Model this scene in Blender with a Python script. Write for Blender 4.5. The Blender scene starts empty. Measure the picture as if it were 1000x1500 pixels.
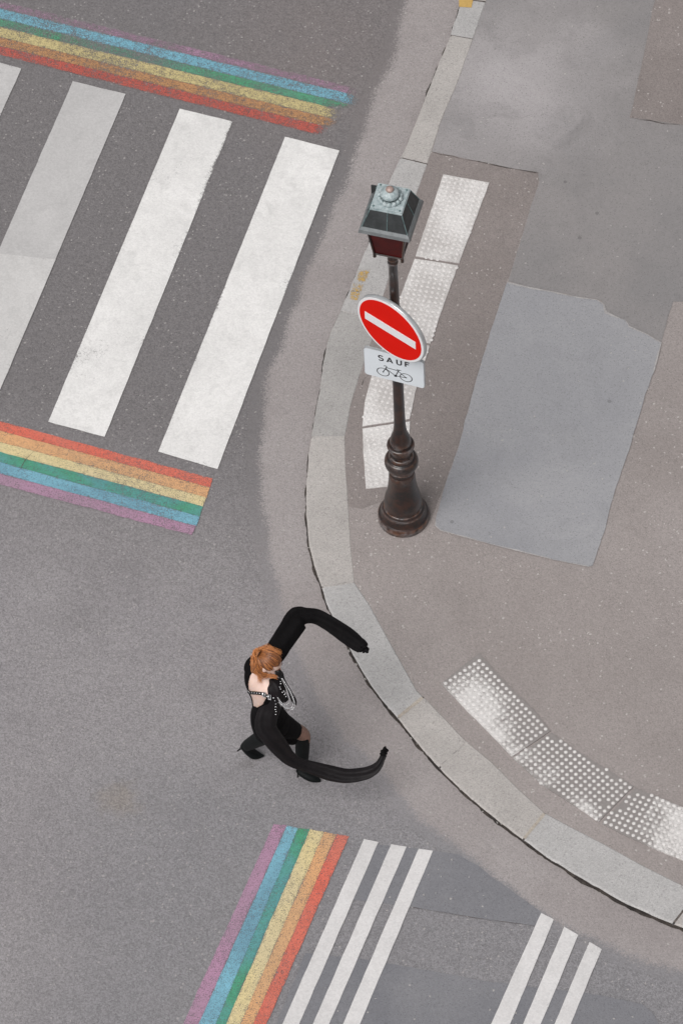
import bpy, bmesh, math, random
from mathutils import Vector, Matrix, noise, geometry
from mathutils.bvhtree import BVHTree
R = math.radians
random.seed(11)
sc = bpy.context.scene
col = sc.collection

# ------------------------------------------------------------------ camera
EL, HEAD, ROLL, DIST, AIM, FPX = R(55.0), -0.345, -0.060, 42.591, Vector((4.661, -3.736, 0)), 7500.0
fw = Vector((math.sin(HEAD)*math.cos(EL), math.cos(HEAD)*math.cos(EL), -math.sin(EL)))
r0 = fw.cross(Vector((0, 0, 1))).normalized(); u0 = r0.cross(fw)
CR = r0*math.cos(ROLL) + u0*math.sin(ROLL)
CU = u0*math.cos(ROLL) - r0*math.sin(ROLL)
CP = AIM - fw*DIST
cam_d = bpy.data.cameras.new('camera'); cam = bpy.data.objects.new('camera', cam_d); col.objects.link(cam)
M3 = Matrix((CR, CU, -fw)).transposed()
cam.matrix_world = Matrix.Translation(CP) @ M3.to_4x4()
cam_d.sensor_width = 36; cam_d.lens = 36*FPX/1500; cam_d.clip_start = 1; cam_d.clip_end = 2000
sc.camera = cam

# ------------------------------------------------------------------ light: overcast
SUN_EL, SUN_AZ = R(58), R(200)
w = bpy.data.worlds.new('World'); sc.world = w; w.use_nodes = True
nt = w.node_tree; nt.nodes.clear()
sky = nt.nodes.new('ShaderNodeTexSky'); sky.sky_type = 'NISHITA'; sky.sun_disc = False
sky.sun_elevation = SUN_EL; sky.sun_rotation = SUN_AZ; sky.dust_density = 4; sky.air_density = 1.0
hs = nt.nodes.new('ShaderNodeHueSaturation'); hs.inputs['Saturation'].default_value = 0.12
bg = nt.nodes.new('ShaderNodeBackground'); bg.inputs[1].default_value = 0.098
wo = nt.nodes.new('ShaderNodeOutputWorld')
nt.links.new(sky.outputs[0], hs.inputs['Color']); nt.links.new(hs.outputs[0], bg.inputs[0]); nt.links.new(bg.outputs[0], wo.inputs[0])
sd = bpy.data.lights.new('sun', 'SUN'); sd.energy = 1.85; sd.angle = R(38); sd.color = (1, 0.965, 0.945)
so = bpy.data.objects.new('sun', sd); col.objects.link(so)
sdir = Vector((math.sin(SUN_AZ)*math.cos(SUN_EL), math.cos(SUN_AZ)*math.cos(SUN_EL), math.sin(SUN_EL)))
so.rotation_euler = sdir.to_track_quat('Z', 'Y').to_euler(); so.location = (0, 0, 20)
sc.view_settings.view_transform = 'Standard'; sc.view_settings.look = 'None'
sc.view_settings.exposure = 0.0; sc.view_settings.gamma = 1; sc.view_settings.use_curve_mapping = False

KH = 0.05          # the kerb is dropped at the crossing
# ------------------------------------------------------------------ surveying: a sighting of the photo -> a real point at height z
def ray(x, y): return CR*((x-500)/FPX) - CU*((y-750)/FPX) + fw
def at(x, y, z=0.0):
    d = ray(x, y); return CP + d*((z-CP.z)/d.z)
def on_plane(x, y, p, n):
    d = ray(x, y); return CP + d*((p-CP).dot(n)/d.dot(n))
TOCAM = -fw

# ------------------------------------------------------------------ tagging
def tag(o, label=None, cat=None, group=None, kind=None):
    for k, v in (('label', label), ('category', cat), ('group', group), ('kind', kind)):
        if v: o[k] = v
    return o
def empty(name, loc, **kw):
    o = bpy.data.objects.new(name, None); o.empty_display_size = .2; o.location = loc; col.objects.link(o)
    return tag(o, **kw)
def mesh(name, verts, faces, mats, parent=None, smooth=False, mi=None, off=None):
    me = bpy.data.meshes.new(name)
    if parent is not None:
        p = parent; base = Vector((0, 0, 0))
        while p is not None: base += p.location; p = p.parent
        verts = [Vector(v)-base for v in verts]
    me.from_pydata([tuple(v) for v in verts], [], faces)
    for m in (mats if isinstance(mats, (list, tuple)) else [mats]): me.materials.append(m)
    if mi: me.polygons.foreach_set('material_index', mi)
    if smooth: me.polygons.foreach_set('use_smooth', [True]*len(faces))
    me.update()
    o = bpy.data.objects.new(name, me); col.objects.link(o)
    if parent is not None: o.parent = parent
    return o

class MB:
    def __init__(s): s.v = []; s.f = []; s.m = []
    def add(s, vs, fs, m=0):
        b = len(s.v); s.v += [Vector(v) for v in vs]; s.f += [tuple(i+b for i in f) for f in fs]; s.m += [m]*len(fs)
    def box(s, c, ax, ay, az, m=0):
        c = Vector(c); vs = [c+ax*i+ay*j+az*k for k in (-1, 1) for j in (-1, 1) for i in (-1, 1)]
        s.add(vs, [(0, 2, 3, 1), (4, 5, 7, 6), (0, 1, 5, 4), (2, 6, 7, 3), (0, 4, 6, 2), (1, 3, 7, 5)], m)
    def tube(s, pts, rad, n=8, m=0, side=None, flat=1.0, cap=True, fold=0, foldk=5, seed=0, ref=None, pleat=0):
        """sweep along pts; rad = list or number (half width along side); flat = thickness ratio (list or number)"""
        N = len(pts); b = len(s.v); prev = None
        if not hasattr(rad, '__len__'): rad = [rad]*N
        if not hasattr(flat, '__len__'): flat = [flat]*N
        for i in range(N):
            t = (pts[min(i+1, N-1)]-pts[max(i-1, 0)])
            if t.length < 1e-9: t = Vector((0, 0, 1))
            t.normalize()
            if ref is not None:
                a = t.cross(ref); a = a.normalized() if a.length > 1e-3 else prev
            elif prev is None:
                a = t.cross(Vector((.31, .2, .93))).normalized()
            else:
                a = (prev-t*prev.dot(t)).normalized()
            prev = a; c2 = a.cross(t).normalized()
            for k in range(n):
                th = 2*math.pi*k/n; q = 1
                if fold:
                    q += fold*(.55-abs(math.sin(.5*(foldk*th+seed+2.2*math.sin(i*0.045+seed))))**.7)*(.65+.5*math.sin(i*.05+seed*2)) + fold*.5*noise.noise(Vector((math.cos(th)*1.5, math.sin(th)*1.5+seed, i*.16)))
                s.v.append(pts[i] + a*(math.cos(th)*rad[i]*q) + c2*(math.sin(th)*rad[i]*flat[i]*q + (pleat*rad[i]*math.sin(5.2*math.cos(th)+seed+1.6*math.sin(i*.035+seed)) if pleat else 0)))
        for i in range(N-1):
            for k in range(n):
                k2 = (k+1) % n
                s.f.append((b+i*n+k, b+i*n+k2, b+(i+1)*n+k2, b+(i+1)*n+k)); s.m.append(m)
        if cap:
            s.f.append(tuple(b+k for k in range(n))[::-1]); s.m.append(m)
            s.f.append(tuple(b+(N-1)*n+k for k in range(n))); s.m.append(m)
    def lathe(s, prof, c, n=40, m=0, ax=None):
        c = Vector(c); X, Y, Z = ax if ax else (Vector((1, 0, 0)), Vector((0, 1, 0)), Vector((0, 0, 1)))
        b = len(s.v)
        for r, z in prof:
            for k in range(n):
                th = 2*math.pi*k/n; s.v.append(c + X*(r*math.cos(th)) + Y*(r*math.sin(th)) + Z*z)
        for i in range(len(prof)-1):
            for k in range(n):
                k2 = (k+1) % n; s.f.append((b+i*n+k, b+i*n+k2, b+(i+1)*n+k2, b+(i+1)*n+k)); s.m.append(m)
        s.f.append(tuple(b+k for k in range(n))[::-1]); s.m.append(m)
        s.f.append(tuple(b+(len(prof)-1)*n+k for k in range(n))); s.m.append(m)
    def ell(s, c, ax, ay, az, nu=16, nv=10, m=0):
        b = len(s.v); c = Vector(c)
        for j in range(nv+1):
            ph = math.pi*j/nv
            for i in range(nu):
                th = 2*math.pi*i/nu
                s.v.append(c + ax*(math.sin(ph)*math.cos(th)) + ay*(math.sin(ph)*math.sin(th)) - az*math.cos(ph))
        for j in range(nv):
            for i in range(nu):
                i2 = (i+1) % nu; s.f.append((b+j*nu+i, b+j*nu+i2, b+(j+1)*nu+i2, b+(j+1)*nu+i)); s.m.append(m)
    def build(s, name, mats, parent=None, smooth=False): return mesh(name, s.v, s.f, mats, parent, smooth, s.m)

def crom(pts, n=10):
    """Catmull-Rom through points (vectors of any length)"""
    P = [list(p) for p in pts]; out = []
    for i in range(len(P)-1):
        a = P[max(i-1, 0)]; b = P[i]; c = P[i+1]; d = P[min(i+2, len(P)-1)]
        for k in range(n):
            t = k/n
            out.append([.5*((2*b[j])+(-a[j]+c[j])*t+(2*a[j]-5*b[j]+4*c[j]-d[j])*t*t+(-a[j]+3*b[j]-3*c[j]+d[j])*t**3) for j in range(len(b))])
    out.append(P[-1]); return out

# ------------------------------------------------------------------ materials
def newmat(name):
    m = bpy.data.materials.new(name); m.use_nodes = True; t = m.node_tree
    bs = t.nodes['Principled BSDF']; bs.inputs['Roughness'].default_value = .8
    return m, t, bs
def N(t, kind, **kw):
    n = t.nodes.new(kind)
    for k, v in kw.items():
        if k in n.inputs: n.inputs[k].default_value = v
        else: setattr(n, k, v)
    return n
def ramp(t, src, a, b):
    n = N(t, 'ShaderNodeMapRange'); n.inputs['From Min'].default_value = a; n.inputs['From Max'].default_value = b
    t.links.new(src, n.inputs['Value']); return n.outputs[0]
def math_(t, op, a, b=None):
    n = N(t, 'ShaderNodeMath', operation=op)
    for i, x in enumerate((a, b)):
        if x is None: continue
        if isinstance(x, (int, float)): n.inputs[i].default_value = x
        else: t.links.new(x, n.inputs[i])
    return n.outputs[0]
def mix(t, f, a, b, blend='MIX'):
    n = N(t, 'ShaderNodeMix', data_type='RGBA', blend_type=blend)
    for i, x in ((0, f), (6, a), (7, b)):
        if isinstance(x, (int, float)): n.inputs[i].default_value = x
        elif isinstance(x, tuple): n.inputs[i].default_value = (*x[:3], 1)
        else: t.links.new(x, n.inputs[i])
    return n.outputs[2]
def noise_(t, scale, detail=3, rough=.55, pos=None, dist=0):
    n = N(t, 'ShaderNodeTexNoise'); n.inputs['Scale'].default_value = scale; n.inputs['Detail'].default_value = detail
    n.inputs['Roughness'].default_value = rough; n.inputs['Distortion'].default_value = dist
    t.links.new(pos, n.inputs['Vector']); return n.outputs['Fac']
def vor(t, scale, pos):
    n = N(t, 'ShaderNodeTexVoronoi'); n.inputs['Scale'].default_value = scale; t.links.new(pos, n.inputs['Vector'])
    sp = N(t, 'ShaderNodeSeparateColor'); t.links.new(n.outputs['Color'], sp.inputs[0]); return n.outputs['Distance'], sp.outputs[0], sp.outputs[1]

def asphalt(name, c1, c2, grain=.3, pebbles=.985, peb=(.42, .40, .38), big=.45, stain=.25, bump=.35, cell=75, extra=None, dark=None):
    m, t, bs = newmat(name)
    g = N(t, 'ShaderNodeNewGeometry'); pos = g.outputs['Position']
    base = mix(t, ramp(t, noise_(t, big, 5, .6, pos, .4), .36, .64), c1, c2)
    if extra: base = extra(t, pos, base)
    d1, ra, rb = vor(t, cell, pos)
    d2, rc, rd = vor(t, cell*2.1, pos)
    val = math_(t, 'ADD', math_(t, 'MULTIPLY', math_(t, 'SUBTRACT', ra, .5), grain), math_(t, 'MULTIPLY', math_(t, 'SUBTRACT', rc, .5), grain*.9))
    val = math_(t, 'ADD', val, 1.0)
    base = mix(t, 1.0, base, val_rgb(t, val), 'MULTIPLY')
    st = ramp(t, noise_(t, 2.3, 6, .65, pos, .8), .52, .75)
    base = mix(t, math_(t, 'MULTIPLY', st, stain), base, tuple(x*.72 for x in c1))
    # pale and dark aggregate, denser in some areas
    dens = ramp(t, noise_(t, 1.1, 3, .5, pos), .35, .7)
    thr = math_(t, 'SUBTRACT', 1.0, math_(t, 'MULTIPLY', dens, 2*(1-pebbles)))
    base = mix(t, math_(t, 'MULTIPLY', math_(t, 'GREATER_THAN', rb, thr), .75), base, peb)
    base = mix(t, math_(t, 'MULTIPLY', math_(t, 'LESS_THAN', rd, .05), .45), base, tuple(x*.45 for x in c1))
    if dark:   # scattered blackish spots (chewing gum, tar)
        d3, re_, rf = vor(t, 3.2, pos)
        sp = math_(t, 'MULTIPLY', math_(t, 'LESS_THAN', d3, .055), math_(t, 'GREATER_THAN', re_, 1-dark))
        base = mix(t, math_(t, 'MULTIPLY', sp, .45), base, tuple(x*.4 for x in c1))
    t.links.new(base, bs.inputs['Base Color']); bs.inputs['Roughness'].default_value = .88
    bs.inputs['Specular IOR Level'].default_value = .35
    bp = N(t, 'ShaderNodeBump'); bp.inputs['Strength'].default_value = bump; bp.inputs['Distance'].default_value = .004
    t.links.new(math_(t, 'ADD', math_(t, 'SUBTRACT', 1.0, d1), noise_(t, 160, 2, .5, pos)), bp.inputs['Height']); t.links.new(bp.outputs[0], bs.inputs['Normal'])
    return m
def val_rgb(t, v):
    c = N(t, 'ShaderNodeCombineColor')
    for i in range(3): t.links.new(v, c.inputs[i])
    return c.outputs[0]

# the roadway is older, darker tarmac round the zebra crossing and paler where traffic polished it
def road_zones(t, pos, base):
    sx = N(t, 'ShaderNodeSeparateXYZ'); t.links.new(pos, sx.inputs[0])
    y = math_(t, 'ADD', sx.outputs[1], math_(t, 'MULTIPLY', noise_(t, .8, 4, .6, pos), 1.2))
    f = ramp(t, y, -4.6, -2.6)
    base = mix(t, f, base, (.174, .164, .166))
    # greyer newer tarmac under the lower crossing
    xx = math_(t, 'ADD', sx.outputs[0], math_(t, 'MULTIPLY', noise_(t, .9, 4, .6, pos), 1.0))
    fl = math_(t, 'MULTIPLY', ramp(t, xx, 3.6, 4.9), ramp(t, y, -5.4, -6.1))
    base = mix(t, math_(t, 'MULTIPLY', fl, .8), base, (.218, .213, .222))
    # brownish tyre-rubbed area near the rainbow end
    d = N(t, 'ShaderNodeVectorMath', operation='DISTANCE'); t.links.new(pos, d.inputs[0]); d.inputs[1].default_value = at(480, 70, 0)
    f2 = ramp(t, math_(t, 'ADD', d.outputs['Value'], noise_(t, 1.6, 4, .6, pos)), 1.9, .5)
    base = mix(t, math_(t, 'MULTIPLY', f2, .8), base, (.195, .172, .168))
    for (px, py, rr, cc) in ((175, 1172, .22, (.25, .215, .18)), (362, 1121, .09, (.15, .14, .14)), (905, 1480, .3, (.17, .168, .175)), (120, 900, .35, (.22, .208, .212)), (300, 1010, .25, (.225, .212, .215))):   # old stains
        d = N(t, 'ShaderNodeVectorMath', operation='DISTANCE'); t.links.new(pos, d.inputs[0]); d.inputs[1].default_value = at(px, py, 0)
        k_ = ramp(t, math_(t, 'ADD', d.outputs['Value'], math_(t, 'MULTIPLY', math_(t, 'SUBTRACT', noise_(t, 7, 5, .7, pos), .5), rr*2.5)), rr, rr*.2)
        base = mix(t, math_(t, 'MULTIPLY', k_, .45), base, cc)
    return base
M_road = asphalt('road_asphalt', (.250, .236, .243), (.285, .270, .275), grain=.34, pebbles=.988, peb=(.37, .35, .34), extra=road_zones, stain=.3, big=.6)
def gutter_edge(t, pos, base):
    rd = mix(t, ramp(t, noise_(t, .6, 5, .6, pos, .4), .36, .64), (.250, .236, .243), (.285, .270, .275))
    rd = road_zones(t, pos, rd)
    a_ = N(t, 'ShaderNodeAttribute', attribute_name='wear')
    n_ = math_(t, 'ADD', math_(t, 'MULTIPLY', noise_(t, 75, 3, .6, pos), .6), math_(t, 'MULTIPLY', noise_(t, 2.5, 4, .6, pos), .4))
    f_ = ramp(t, math_(t, 'SUBTRACT', math_(t, 'ADD', math_(t, 'MULTIPLY', a_.outputs['Fac'], .60), .19), n_), -.07, .07)
    return mix(t, f_, base, rd)
M_gutter = asphalt('gutter_asphalt', (.298, .270, .265), (.332, .305, .300), grain=.17, pebbles=.996, stain=.3, bump=.2, big=.9, extra=gutter_edge)
M_pave = asphalt('sidewalk_asphalt', (.276, .246, .235), (.326, .293, .282), grain=.17, pebbles=.99, peb=(.5, .47, .45), stain=.22, bump=.3, big=.5, dark=.25)
M_brown = asphalt('brown_asphalt', (.228, .200, .190), (.252, .222, .212), grain=.17, pebbles=.99, peb=(.45, .42, .40), stain=.3, bump=.3, big=1.2, dark=.2)
def smear(t, pos, base):
    d = N(t, 'ShaderNodeVectorMath', operation='DISTANCE'); t.links.new(pos, d.inputs[0]); d.inputs[1].default_value = at(738, 120, KH)
    f = ramp(t, math_(t, 'ADD', d.outputs['Value'], math_(t, 'MULTIPLY', noise_(t, 1.5, 4, .6, pos), 1.5)), 2.0, .7)
    return mix(t, math_(t, 'MULTIPLY', f, .7), base, (.43, .405, .41))
M_grey = asphalt('grey_patch_asphalt', (.232, .222, .222), (.268, .252, .249), grain=.10, pebbles=.998, stain=.4, bump=.15, big=.7, extra=smear, dark=.45)
M_slab = asphalt('bluish_slab_asphalt', (.285, .286, .302), (.325, .324, .336), grain=.09, pebbles=.998, stain=.3, bump=.15, big=.8, dark=.4)
M_roadpatch = asphalt('road_patch_asphalt', (.178, .179, .195), (.212, .211, .224), grain=.12, pebbles=.997, stain=.3, bump=.15, big=1.2)
M_dirt = asphalt('dirt', (.065, .055, .05), (.13, .11, .10), grain=.5, pebbles=.97, stain=.4, bump=.5, cell=45, big=6)
M_crack = asphalt('dark_joint_dirt', (.035, .03, .028), (.07, .058, .05), grain=.5, pebbles=.97, stain=.4, bump=.5, cell=45, big=6)
M_seam = asphalt('pale_seam', (.40, .385, .38), (.34, .325, .32), grain=.2, pebbles=.98, stain=.2, bump=.2, big=5)
M_mortar = asphalt('mortar', (.46, .415, .355), (.34, .30, .26), grain=.2, pebbles=.99, stain=.2, bump=.2, big=4)

def granite(name, c):
    m, t, bs = newmat(name); g = N(t, 'ShaderNodeNewGeometry'); pos = g.outputs['Position']
    d1, ra, rb = vor(t, 95, pos); d2, rc, rd = vor(t, 190, pos)
    base = mix(t, ramp(t, noise_(t, 2.2, 5, .6, pos, .5), .35, .68), c, tuple(x*.86 for x in c))
    v = math_(t, 'ADD', math_(t, 'MULTIPLY', math_(t, 'SUBTRACT', ra, .5), .19), math_(t, 'ADD', math_(t, 'MULTIPLY', math_(t, 'SUBTRACT', rc, .5), .18), 1.0))
    base = mix(t, 1.0, base, val_rgb(t, v), 'MULTIPLY')
    base = mix(t, math_(t, 'MULTIPLY', math_(t, 'LESS_THAN', rb, .06), .3), base, (.14, .13, .13))
    sc_ = ramp(t, noise_(t, 14, 5, .7, pos, 1.5), .60, .72)
    base = mix(t, math_(t, 'MULTIPLY', sc_, .25), base, (.17, .16, .155))
    t.links.new(base, bs.inputs['Base Color']); bs.inputs['Roughness'].default_value = .8
    bp = N(t, 'ShaderNodeBump'); bp.inputs['Strength'].default_value = .3; bp.inputs['Distance'].default_value = .004
    t.links.new(math_(t, 'ADD', d1, noise_(t, 40, 4, .6, pos)), bp.inputs['Height']); t.links.new(bp.outputs[0], bs.inputs['Normal'])
    return m
M_gran = {'warm': granite('granite_warm', (.435, .410, .39)), 'grey': granite('granite_grey', (.43, .418, .41)),
          'blue': granite('granite_bluish', (.44, .430, .424)), 'dark': granite('granite_dark', (.365, .352, .34))}

def paint(name, c, wear=.5, c2=None, fine=150, dirt=.25, wts=(.45, .33, .22), soft=.012, amax=1.0):
    """road paint; the per-vertex attribute 'wear' (0..1) thins it out until the tarmac shows"""
    m, t, bs = newmat(name); g = N(t, 'ShaderNodeNewGeometry'); pos = g.outputs['Position']
    a = N(t, 'ShaderNodeAttribute', attribute_name='wear')
    base = mix(t, ramp(t, noise_(t, 1.4, 5, .6, pos, .5), .38, .62), c, c2 or tuple(x*.9 for x in c))
    d, ra, rb = vor(t, 80, pos)
    v = math_(t, 'ADD', math_(t, 'MULTIPLY', math_(t, 'SUBTRACT', ra, .5), .13), 1.0)
    base = mix(t, 1.0, base, val_rgb(t, v), 'MULTIPLY')
    base = mix(t, math_(t, 'MULTIPLY', ramp(t, noise_(t, 9, 6, .7, pos, .6), .5, .8), dirt), base, tuple(x*.55 for x in c))
    rub = math_(t, 'MULTIPLY', ramp(t, noise_(t, 3.1, 7, .75, pos, 1.2), .53, .70), dirt*.8)      # rubbed-in tyre dirt
    base = mix(t, rub, base, tuple(x*.62 for x in c))
    t.links.new(base, bs.inputs['Base Color']); bs.inputs['Roughness'].default_value = .8; bs.inputs['Specular IOR Level'].default_value = .25
    n1 = noise_(t, fine, 3, .7, pos); n2 = noise_(t, 1.7, 6, .65, pos, .4); n3 = noise_(t, 28, 4, .65, pos)
    s = math_(t, 'ADD', math_(t, 'MULTIPLY', n1, wts[0]), math_(t, 'ADD', math_(t, 'MULTIPLY', n2, wts[1]), math_(t, 'MULTIPLY', n3, wts[2])))
    thr = math_(t, 'ADD', math_(t, 'MULTIPLY', a.outputs['Fac'], .34), .30 + .28*wear)
    al = math_(t, 'MULTIPLY', ramp(t, math_(t, 'SUBTRACT', s, thr), -soft, soft), amax)
    t.links.new(al, bs.inputs['Alpha'])
    return m
M_white = paint('white_road_paint', (.76, .75, .735), wear=.27, dirt=.42, soft=.04)
M_white2 = paint('greyish_road_paint', (.52, .51, .505), wear=.24, dirt=.22, soft=.03)
M_line = paint('line_paint', (.655, .64, .635), wear=.22, dirt=.2, soft=.03)
RBW = {'red': (.56, .13, .10), 'orange': (.54, .29, .14), 'yellow': (.64, .54, .27), 'green': (.1, .3, .2), 'blue': (.22, .48, .60), 'violet': (.3, .2, .26)}
RB = {'red': (.70, .165, .115), 'orange': (.72, .40, .20), 'yellow': (.72, .60, .32), 'green': (.085, .34, .19), 'blue': (.23, .50, .62), 'violet': (.46, .26, .38)}
RB2 = {'red': (.62, .19, .14), 'orange': (.62, .38, .21), 'yellow': (.66, .56, .34), 'green': (.12, .33, .33), 'blue': (.17, .34, .43), 'violet': (.38, .25, .33)}
WT = (.62, .16, .22)
M_rb = {k: paint('rainbow_'+k, RB[k], wear=.50, c2=RB2[k], fine=105, dirt=.22, wts=WT, soft=.05, amax=.93) for k in RB}
M_rbw = {k: paint('worn_rainbow_'+k, RBW[k], wear=.62, c2=tuple(x*.9 for x in RBW[k]), fine=95, dirt=.3, wts=(.5, .25, .25), soft=.06, amax=.88) for k in RB}
M_rbw['violet'] = paint('worn_rainbow_violet_thin', (.44, .27, .38), wear=.66, fine=95, wts=(.5, .25, .25), soft=.07, amax=.75)
M_rbw['green'] = paint('worn_rainbow_green_thin', (.15, .32, .25), wear=.66, c2=(.09, .38, .20), fine=95, wts=(.45, .35, .2), soft=.05, amax=.85)
M_yel = paint('yellow_mark_paint', (.55, .36, .12), wear=.55, fine=90)

def tactile(name, c, dirty, amt, spots=None):
    m, t, bs = newmat(name); g = N(t, 'ShaderNodeNewGeometry'); pos = g.outputs['Position']
    f = math_(t, 'ADD', math_(t, 'MULTIPLY', noise_(t, 2.0, 4, .6, pos, .3), .55), math_(t, 'MULTIPLY', noise_(t, 60, 4, .75, pos), .45))
    if spots:
        dm = None
        for (px, py, rr) in spots:
            d_ = N(t, 'ShaderNodeVectorMath', operation='DISTANCE'); t.links.new(pos, d_.inputs[0]); d_.inputs[1].default_value = at(px, py, KH)
            q_ = math_(t, 'SUBTRACT', d_.outputs['Value'], rr); dm = q_ if dm is None else math_(t, 'MINIMUM', dm, q_)
        fr = ramp(t, math_(t, 'ADD', dm, math_(t, 'MULTIPLY', math_(t, 'SUBTRACT', f, .5), 1.8)), -.08, .16)
    else: fr = ramp(t, f, .42, .56)
    base = mix(t, math_(t, 'MULTIPLY', fr, amt), c, dirty)
    d, ra, rb = vor(t, 100, pos)
    base = mix(t, 1.0, base, val_rgb(t, math_(t, 'ADD', math_(t, 'MULTIPLY', math_(t, 'SUBTRACT', ra, .5), .16), 1.0)), 'MULTIPLY')
    t.links.new(base, bs.inputs['Base Color']); bs.inputs['Roughness'].default_value = .7
    return m
M_tile = tactile('tactile_base', (.62, .60, .585), (.20, .18, .172), .88, [(682, 1032, .05), (705, 1056, .10), (728, 1080, .11), (748, 1102, .05), (790, 1140, -.02), (855, 1180, -.02), (1000, 1230, .20), (1060, 1245, .4)])
M_tile1 = tactile('tactile_base_clean', (.67, .65, .635), (.43, .405, .39), .8)
M_dome = tactile('tactile_dome', (.70, .68, .665), (.60, .575, .56), .8)
M_dome1 = tactile('tactile_dome_worn', (.68, .66, .645), (.58, .555, .54), .7)

def plain(name, c, rough=.5, metal=0, var=.0, vs=8, c2=None, spec=.5, bump=0, sheen=0, coat=0, wrinkle=0):
    m, t, bs = newmat(name); bs.inputs['Roughness'].default_value = rough; bs.inputs['Metallic'].default_value = metal
    bs.inputs['Specular IOR Level'].default_value = spec; bs.inputs['Sheen Weight'].default_value = sheen; bs.inputs['Coat Weight'].default_value = coat
    g = N(t, 'ShaderNodeNewGeometry'); pos = g.outputs['Position']
    f = ramp(t, noise_(t, vs, 5, .65, pos, .5), .4, .65)
    t.links.new(mix(t, f, c, c2 or tuple(x*(1-var) for x in c)), bs.inputs['Base Color'])
    if wrinkle:
        bp = N(t, 'ShaderNodeBump'); bp.inputs['Strength'].default_value = .35; bp.inputs['Distance'].default_value = .02
        w_ = math_(t, 'ABSOLUTE', math_(t, 'SUBTRACT', noise_(t, 7, 3, .5, pos, 1.2), .5))
        t.links.new(math_(t, 'ADD', math_(t, 'MULTIPLY', w_, 1.6), math_(t, 'MULTIPLY', noise_(t, 22, 3, .5, pos, .8), .35)), bp.inputs['Height']); t.links.new(bp.outputs[0], bs.inputs['Normal'])
    if bump:
        bp = N(t, 'ShaderNodeBump'); bp.inputs['Strength'].default_value = bump; bp.inputs['Distance'].default_value = .004
        t.links.new(noise_(t, vs*5, 4, .6, pos), bp.inputs['Height']); t.links.new(bp.outputs[0], bs.inputs['Normal'])
    return m
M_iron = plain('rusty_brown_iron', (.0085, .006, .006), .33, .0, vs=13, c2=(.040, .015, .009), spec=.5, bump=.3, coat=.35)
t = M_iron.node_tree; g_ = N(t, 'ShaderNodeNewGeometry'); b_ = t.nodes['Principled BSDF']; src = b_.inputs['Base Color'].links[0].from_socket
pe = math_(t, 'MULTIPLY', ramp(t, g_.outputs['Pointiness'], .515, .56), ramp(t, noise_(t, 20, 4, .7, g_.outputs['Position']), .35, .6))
t.links.new(mix(t, pe, src, mix(t, ramp(t, noise_(t, 12, 3, .6, g_.outputs['Position']), .4, .6), (.22, .20, .20), (.17, .075, .04))), b_.inputs['Base Color'])  # convex edges paled: ring highlights painted into the iron colour, mixed with rust
M_iron2 = plain('dark_lantern_metal', (.040, .044, .045), .5, .3, vs=14, c2=(.062, .068, .070), bump=.1)
M_lip = plain('grey_zinc', (.20, .215, .22), .5, .4, vs=14, c2=(.26, .275, .28), bump=.1)
M_pat = plain('green_patina_copper', (.47, .53, .54), .6, .1, vs=30, c2=(.26, .33, .34), bump=.4)
M_patd = plain('dark_patina', (.10, .15, .155), .6, .3, vs=30, c2=(.2, .29, .29), bump=.3)
M_tip = plain('copper_tip', (.46, .34, .30), .5, .2, var=.2)
M_glassr = plain('dark_red_glass', (.085, .004, .003), .3, 0, vs=6, c2=(.045, .002, .002), spec=.2)
M_signred = plain('sign_red', (.74, .008, .002), .4, 0, var=.05, vs=4, spec=.06)
M_signwhite = plain('sign_white', (.84, .83, .84), .35, 0, var=.03, spec=.3)
M_rim = plain('sign_rim_white_metal', (.60, .62, .63), .3, .55, var=.15, vs=10)
M_platew = plain('plate_white', (.76, .81, .85), .35, 0, var=.03, spec=.4)
M_ink = plain('black_ink', (.012, .012, .014), .5)
M_galv = plain('galvanised_steel', (.30, .31, .32), .45, .6, var=.3)
M_cloth = plain('black_cloth', (.0035, .003, .0035), .8, 0, vs=5, c2=(.006, .0052, .0058), spec=.12, wrinkle=1)
M_cloth2 = plain('black_satin_sleeve', (.0085, .0065, .0075), .6, 0, vs=5, c2=(.006, .0048, .0055), spec=.22, wrinkle=1)
M_boot = plain('black_green_suede', (.0035, .0052, .0055), .6, 0, vs=12, c2=(.002, .003, .003), spec=.2)
M_leather = plain('black_leather', (.006, .006, .006), .4, 0, vs=20, spec=.3)
M_chrome = plain('chrome', (.75, .75, .76), .22, .9)
M_gold = plain('brass_studs', (.65, .6, .5), .3, .9)
def skinmat():
    m, t, bs = newmat('skin'); bs.inputs['Roughness'].default_value = .5
    bs.inputs['Subsurface Weight'].default_value = .12; bs.inputs['Subsurface Radius'].default_value = (.01, .004, .002)
    g = N(t, 'ShaderNodeNewGeometry'); pos = g.outputs['Position']
    sx = N(t, 'ShaderNodeSeparateXYZ'); t.links.new(pos, sx.inputs[0])
    base = mix(t, ramp(t, noise_(t, 14, 3, .5, pos), .4, .65), (.76, .57, .49), (.70, .49, .41))
    tights = mix(t, ramp(t, noise_(t, 60, 3, .5, pos), .4, .6), (.27, .15, .11), (.21, .115, .085))   # sheer tights on the legs
    base = mix(t, ramp(t, sx.outputs[2], .82, .80), base, tights)
    t.links.new(base, bs.inputs['Base Color']); return m
M_skin = skinmat()
M_lips = plain('lips', (.45, .12, .10), .4)
M_eye = plain('eye_white', (.75, .73, .70), .2); M_iris = plain('iris', (.05, .06, .05), .2)
def hairmat():
    m, t, bs = newmat('copper_hair'); bs.inputs['Roughness'].default_value = .42; bs.inputs['Specular IOR Level'].default_value = .6
    g = N(t, 'ShaderNodeNewGeometry')
    a = N(t, 'ShaderNodeAttribute', attribute_name='tone')
    t.links.new(mix(t, a.outputs['Fac'], (.075, .018, .006), (.66, .26, .08)), bs.inputs['Base Color']); return m
M_hair = hairmat()

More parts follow.
